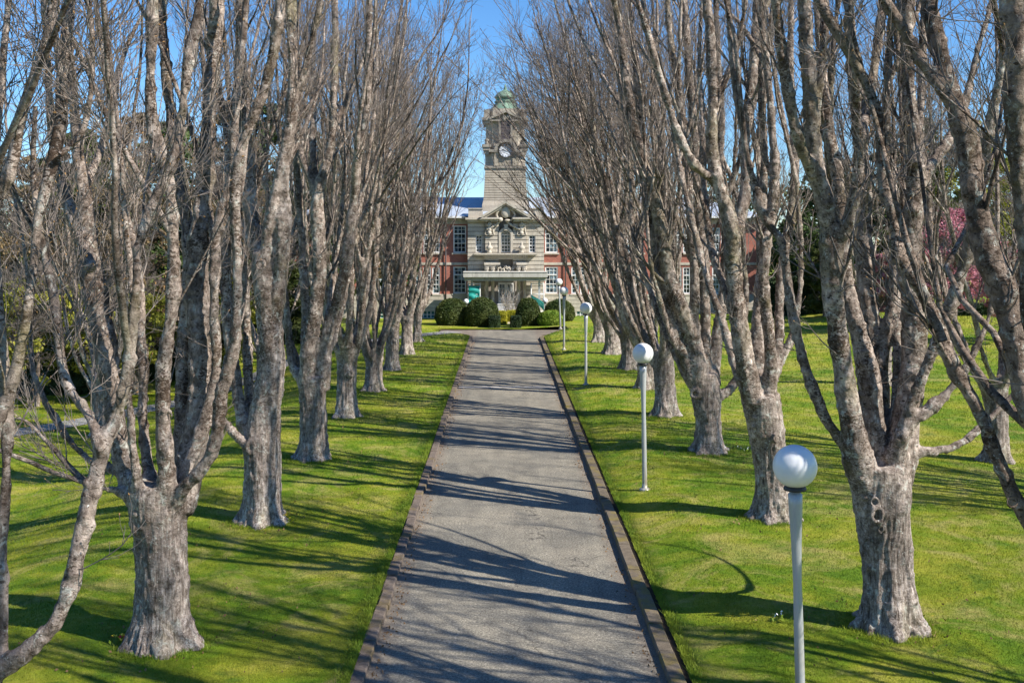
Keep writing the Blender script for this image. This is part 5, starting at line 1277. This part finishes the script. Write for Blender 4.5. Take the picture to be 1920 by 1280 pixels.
def tower_face_front(g_):  # hood over the clock and pediment over the louvre
    c = XT(948); zc = ZT(283); r = .78
    for k in range(12):
        a0, a1 = pi * k / 12 * 1.0, pi * (k + 1) / 12; ri = r
        g_.prism([(c + ri * cos(a0), zc + ri * sin(a0)), (c + (ri + .25) * cos(a0), zc + (ri + .25) * sin(a0)), (c + (ri + .25) * cos(a1), zc + (ri + .25) * sin(a1)), (c + ri * cos(a1), zc + ri * sin(a1))], TY - .32, TY + .35)
    for s in (-1, 1): g_.box(min(c + s * .8, c + s * 1.5), max(c + s * .8, c + s * 1.5), TY - .3, TY + .3, zc - .12, zc + .1)
    ap = ZT(207); bs = ZT(221)
    for s in (-1, 1):
        x1 = c + s * 1.45
        pts = [(c, ap), (x1, bs), (x1, bs - .2), (c, ap - .22)]
        g_.prism(pts if s > 0 else pts[::-1], TY - .4, TY + .3)
        g_.box(min(x1, c + s * .45), max(x1, c + s * .45), TY - .32, TY + .3, bs - .32, bs - .205)
        g_.box(min(c + s * .62, c + s * .44), max(c + s * .62, c + s * .44), TY - .1, TY + .3, ZT(262), bs - .33)
    g_.box(c - .62, c + .62, TY - .12, TY + .3, ZT(264), ZT(262.1))
    g_.ball((c - .15, TY - .2, ZT(222)), .18, (1, .7, 1.5), 8, 6); g_.ball((c + .2, TY - .2, ZT(219)), .16, (1, .7, 1.3), 8, 6)
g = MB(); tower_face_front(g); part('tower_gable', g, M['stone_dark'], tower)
g = MB(); c = XT(948)
g.box(c - .43, c + .43, TY + .14, TY + .2, ZT(261), ZT(226))
for k in range(13):
    zz = ZT(261) + k * (ZT(228) - ZT(261)) / 12; g.prism([(c - .42, zz), (c + .42, zz), (c + .42, zz + .05), (c - .42, zz + .05)], TY - .05, TY + .12)
part('louvre', g, M['louvre'], tower)
g = MB(); zc = ZT(283); r = .56
g.disc(c, zc, TY - .10, r, 32, 0, .12)
for k in range(12):
    a = pi * k / 6; g.prism([(c + (r - .13) * cos(a) + q * .018 * -sin(a), zc + (r - .13) * sin(a) + q * .018 * cos(a)) for q in (1,)] + [(c + (r - .13) * cos(a) + .018 * sin(a), zc + (r - .13) * sin(a) - .018 * cos(a)), (c + (r - .04) * cos(a) + .018 * sin(a), zc + (r - .04) * sin(a) - .018 * cos(a)), (c + (r - .04) * cos(a) - .018 * sin(a), zc + (r - .04) * sin(a) + .018 * cos(a))], TY - .115, TY - .099, 1)
g.bar((c, TY - .125, zc), (c - .30, TY - .125, zc + .12), .02, 6, 1); g.bar((c - .05, TY - .14, zc + .03), (c + .42, TY - .14, zc - .12), .014, 6, 1)
for k in range(32):
    a0, a1 = 2 * pi * k / 32, 2 * pi * (k + 1) / 32
    g.prism([(c + r * cos(a0), zc + r * sin(a0)), (c + (r + .05) * cos(a0), zc + (r + .05) * sin(a0)), (c + (r + .05) * cos(a1), zc + (r + .05) * sin(a1)), (c + r * cos(a1), zc + r * sin(a1))], TY - .14, TY + .02, 1)
part('clock_face', g, [M['clock'], M['iron']], tower)
g = MB(); cyT = TY + 1.95
g.lathe(tc, cyT, [(1.6, ZT(203)), (1.55, ZT(201)), (1.3, ZT(199)), (1.12, ZT(195)), (1.0, ZT(191)), (.9, ZT(188)), (.98, ZT(187))], 8, sm=False)
g.lathe(tc, cyT, [(1.0, ZT(188)), (1.0, ZT(185)), (.85, ZT(184)), (.85, ZT(178))], 8, sm=False)
g.lathe(tc, cyT, [(1.0, ZT(179)), (1.0, ZT(177.5)), (.92, ZT(175)), (.80, ZT(171)), (.55, ZT(167)), (.25, ZT(164)), (.12, ZT(162)), (.16, ZT(160)), (.10, ZT(158)), (.03, ZT(151))], 16)
part('dome', g, M['copper'], tower)
# scaffold screens beside the entrance
SY = KY + .6
def screen(px0, px1, tarp, label, seed):
    root = empty('scaffold_screen', ((X((px0 + px1) / 2, SY)), SY, .5)); tag(root, label, 'scaffold')
    L_ = root.location; g = MB()
    def loc(x, z, dy=0): return (x - L_.x, dy, z - L_.z)
    xs = [X(px0, SY), X(px1, SY)]; zt2 = ZK(531)
    for x in xs: g.bar(loc(x, .5), loc(x, zt2), .035); g.bar(loc(x, .5, 1.2), loc(x, zt2, 1.2), .035); g.bar(loc(x, zt2 - .1), loc(x, zt2 - .1, 1.2), .025)
    for z in (.9, 1.7, 2.4, zt2 - .08): g.bar(loc(xs[0], z), loc(xs[1], z), .025); g.bar(loc(xs[0], z, 1.2), loc(xs[1], z, 1.2), .025)
    g.build('frame', M['white'], root)
    nx, nz = 10, 26; vs = []; rr = np.random.default_rng(seed)
    for j in range(nz + 1):
        for i in range(nx + 1):
            u, v = i / nx, j / nz; x = xs[0] + (xs[1] - xs[0]) * u
            (ta, tb), (ba, bb) = tarp
            zt_ = ta + (tb - ta) * u; zb_ = ba + (bb - ba) * u
            z = zt_ + (zb_ - zt_) * v; y = -.06 - .05 * sin(v * 34 + 2.5 * sin(u * 2.2 + v * 5)) - .03 * sin(u * 5)
            vs.append(loc(x, z, y))
    fs = [(j * (nx + 1) + i, j * (nx + 1) + i + 1, (j + 1) * (nx + 1) + i + 1, (j + 1) * (nx + 1) + i) for j in range(nz) for i in range(nx)]
    g = MB(); g.add(vs, fs, 0, True); o = g.build('tarpaulin', M['teal'], root); s = o.modifiers.new('t', 'SOLIDIFY'); s.thickness = .01
screen(878, 900, ((ZK(536), ZK(536)), (.7, .7)), 'scaffold frame with a full teal tarpaulin left of the entrance', 1)
screen(996, 1020, ((ZK(553), ZK(567)), (ZK(558), ZK(583))), 'scaffold frame with a sagging teal tarpaulin right of the entrance', 2)

# ------------------------------------------------------------------ lamps
def lamp(px, py, pybase, r, label, dxl=0, short=None):
    Yl = (H - .26) * F / (pybase - VY) if short is None else short[0]
    x = (px - VX) / F * Yl; zc = H - (py - VY) / F * Yl
    zb = float(ground_h(x, Yl)); root = empty('globe_lamp', (x + dxl, Yl, zb)); tag(root, label, 'street lamp', 'globe lamps along the road')
    h = zc - r - zb; lean = -dxl
    g = MB()
    prof = [(.17, -.05), (.17, .035), (.15, .05), (.088, .07), (.078, .2), (.074, h * .45), (.066, h * .62), (.082, h * .78), (.108, h * .93), (.112, h - .10), (.09, h - .09), (.085, h - .02)]
    prof = [(a * (.6 if short else .86), b_) for a, b_ in prof]
    g.lathe(0, 0, prof, 20); g.v = [(a + lean * c_ / max(h, .1), b_, c_) for a, b_, c_ in g.v]
    g.build('post', M['post'], root)
    g = MB(); g.lathe(lean, 0, [(.10, h - .06), (r * .52, h - .045), (r * .52, h - .015), (.12, h + .02)], 24); g.build('collar', M['iron'], root)
    g = MB(); g.ball((lean, 0, h + r - .02), r, (1, 1, .985), 40, 24); g.build('globe', M['globe'], root)
lamp(1490.5, 871, 1381, .295, 'nearest and largest white globe lamp on a grey flared post, right of the road', .09)
lamp(1205.5, 661, 915, .285, 'second nearest globe lamp with a rust stained lower post', .05)
lamp(1098.5, 577, 720, .285, 'third globe lamp from the camera, right of the road')
lamp(1057.5, 545, 654, .275, 'fourth globe lamp, just left of the third and overlapping the brick wall')
lamp(1048, 528, 617, .27, 'farthest road side globe lamp, tallest in the picture of the far pair', .12)
lamp(874, 564.5, 600, .22, 'small globe lamp beside the left teal tarpaulin', 0, (90.5,))
lamp(1022, 563, 600, .22, 'small globe lamp beside the right teal tarpaulin', 0, (90.5,))

# ------------------------------------------------------------------ small plants and grass
def flowers(px, py, cols, label, seed, n=40, spread=.16):
    Yf = (H - .1) * F / (py - VY); x = (px - VX) / F * Yf; rg = np.random.default_rng(seed)
    root = empty('flower_clump', (x, Yf, float(ground_h(x, Yf)))); tag(root, label, 'flowers')
    P = rg.normal(size=(n * 3, 3)) * [spread, spread * .6, .02] + [0, 0, .07]; P[:, 2] = np.abs(P[:, 2])
    V, Fq = leaf_quads(P, .045, rg, None); link('leaves', mesh_np('leaves', V, Fq, [M['grass_blade']], smooth=False), root)
    for c, (nm, col) in enumerate(cols):
        P = rg.normal(size=(n, 3)) * [spread * .8, spread * .5, .03] + [0, -.04, .14]
        V, Fq = leaf_quads(P, .035, rg, None); link('petals', mesh_np('petals', V, Fq, [simple(nm, col, .6, bmp=0)], smooth=False), root)
flowers(237, 1205, [('red_petals', (.6, .02, .05)), ('yellow_petals', (.7, .5, .02))], 'red and yellow primroses at the left foot of the first left trunk', 1, 26, .09)
flowers(526, 976, [('yellow_petals', (.75, .55, .03))], 'yellow primroses at the foot of the second left trunk', 2, 40, .17)
flowers(1740, 1190, [('yellow_petals', (.7, .5, .05))], 'few small yellow flowers right of the scarred maple', 3, 5, .25)
flowers(1456, 1186, [('daisy_petals', (.8, .8, .8))], 'cluster of white daisies left of the nearest lamp post', 4, 5, .10)
flowers(1398, 860, [('daisy_petals', (.8, .8, .8))], 'small white daisies on the lawn near the second right trunk', 5, 12, .3)

rg = np.random.default_rng(77)
def blades(P, h, w):
    n = len(P); a = rg.uniform(0, 2 * pi, n); d = np.stack([np.cos(a), np.sin(a), np.zeros(n)], 1)
    hh = h * rg.uniform(.5, 1.3, (n, 1)); ww = w * rg.uniform(.7, 1.3, (n, 1)); ln = rg.normal(size=(n, 3)) * [.4, .4, 0] * hh
    V = np.stack([P - d * ww, P + d * ww, P + d * ww * .3 + ln + [0, 0, 1] * hh, P - d * ww * .3 + ln + [0, 0, 1] * hh], 1).reshape(-1, 3)
    return V, np.arange(4 * n).reshape(n, 4)
PP = []
n = 26000; yv = 14 + 66 * rg.random(n) ** 1.6; PP.append(np.stack([edge_l(yv) - np.abs(rg.normal(size=n)) * .10 + .03, yv, np.zeros(n)], 1))
n = 26000; yv = 14 + 66 * rg.random(n) ** 1.6; PP.append(np.stack([edge_r(yv) + np.abs(rg.normal(size=n)) * .10 - .03, yv, np.zeros(n)], 1))
for t in TREES:
    bx, by = t['base_xy']
    if by > 60: continue
    n = 2200; a = rg.uniform(0, 2 * pi, n); r = .56 + np.abs(rg.normal(size=n)) * .16; PP.append(np.stack([bx + r * np.cos(a), by + r * np.sin(a), np.zeros(n)], 1))
P = np.vstack(PP); P[:, 2] = ground_h(P[:, 0], P[:, 1]) - .015
V, Fq = blades(P, .075, .006); tag(link('grass_tufts', mesh_np('grass_tufts', V, Fq, [M['grass_blade']], smooth=False)), 'longer green grass along both kerbs and round the tree feet', 'grass', kind='stuff')
# dead leaves and twig scraps under the trees and along the kerbs
PL = []
for t in TREES:
    bx, by = t['base_xy']; n = 90; a = rg.uniform(0, 2 * pi, n); r = .6 + np.abs(rg.normal(size=n)) * 1.5; PL.append(np.stack([bx + r * np.cos(a), by + r * np.sin(a), np.zeros(n)], 1))
n = 700; yv = 15 + 60 * rg.random(n) ** 1.4; PL.append(np.stack([edge_l(yv) + .32 + np.abs(rg.normal(size=n)) * .12, yv, np.full(n, -9.)], 1))
n = 500; yv = 15 + 60 * rg.random(n) ** 1.4; PL.append(np.stack([edge_r(yv) - .45 - np.abs(rg.normal(size=n)) * .12, yv, np.full(n, -9.)], 1))
P = np.vstack(PL); P[:, 2] = np.where(P[:, 2] < -5, .012, ground_h(P[:, 0], P[:, 1]) + .03)
V, Fq = leaf_quads(P, .032, rg, None, flat=-1.0); tag(link('leaf_litter', mesh_np('leaf_litter', V, Fq, [simple('dead_leaf', (.20, .12, .055), .8, var=.5, bmp=0)], smooth=False)), 'dead leaves scattered under the trees and along the kerbs', 'leaf litter', kind='stuff')
# the near lawn itself, short mown blades
n = 520000; u = rg.random(n); yv = 1 / (1 / 15.5 - u * (1 / 15.5 - 1 / 84)); xs = rg.uniform(-.56, .56, n) * yv
ok = (xs < edge_l(yv) - .02) | (xs > edge_r(yv) + .02); P = np.stack([xs[ok], yv[ok], np.zeros(ok.sum())], 1); P[:, 2] = ground_h(P[:, 0], P[:, 1]) - .006
sc = (P[:, 1:2] / 22)
V, Fq = blades(P, .034 * sc, .0055 * sc); tag(link('grass', mesh_np('grass', V, Fq, [M['lawn']], smooth=False)), 'short mown grass blades of the near lawns', 'grass', kind='stuff')
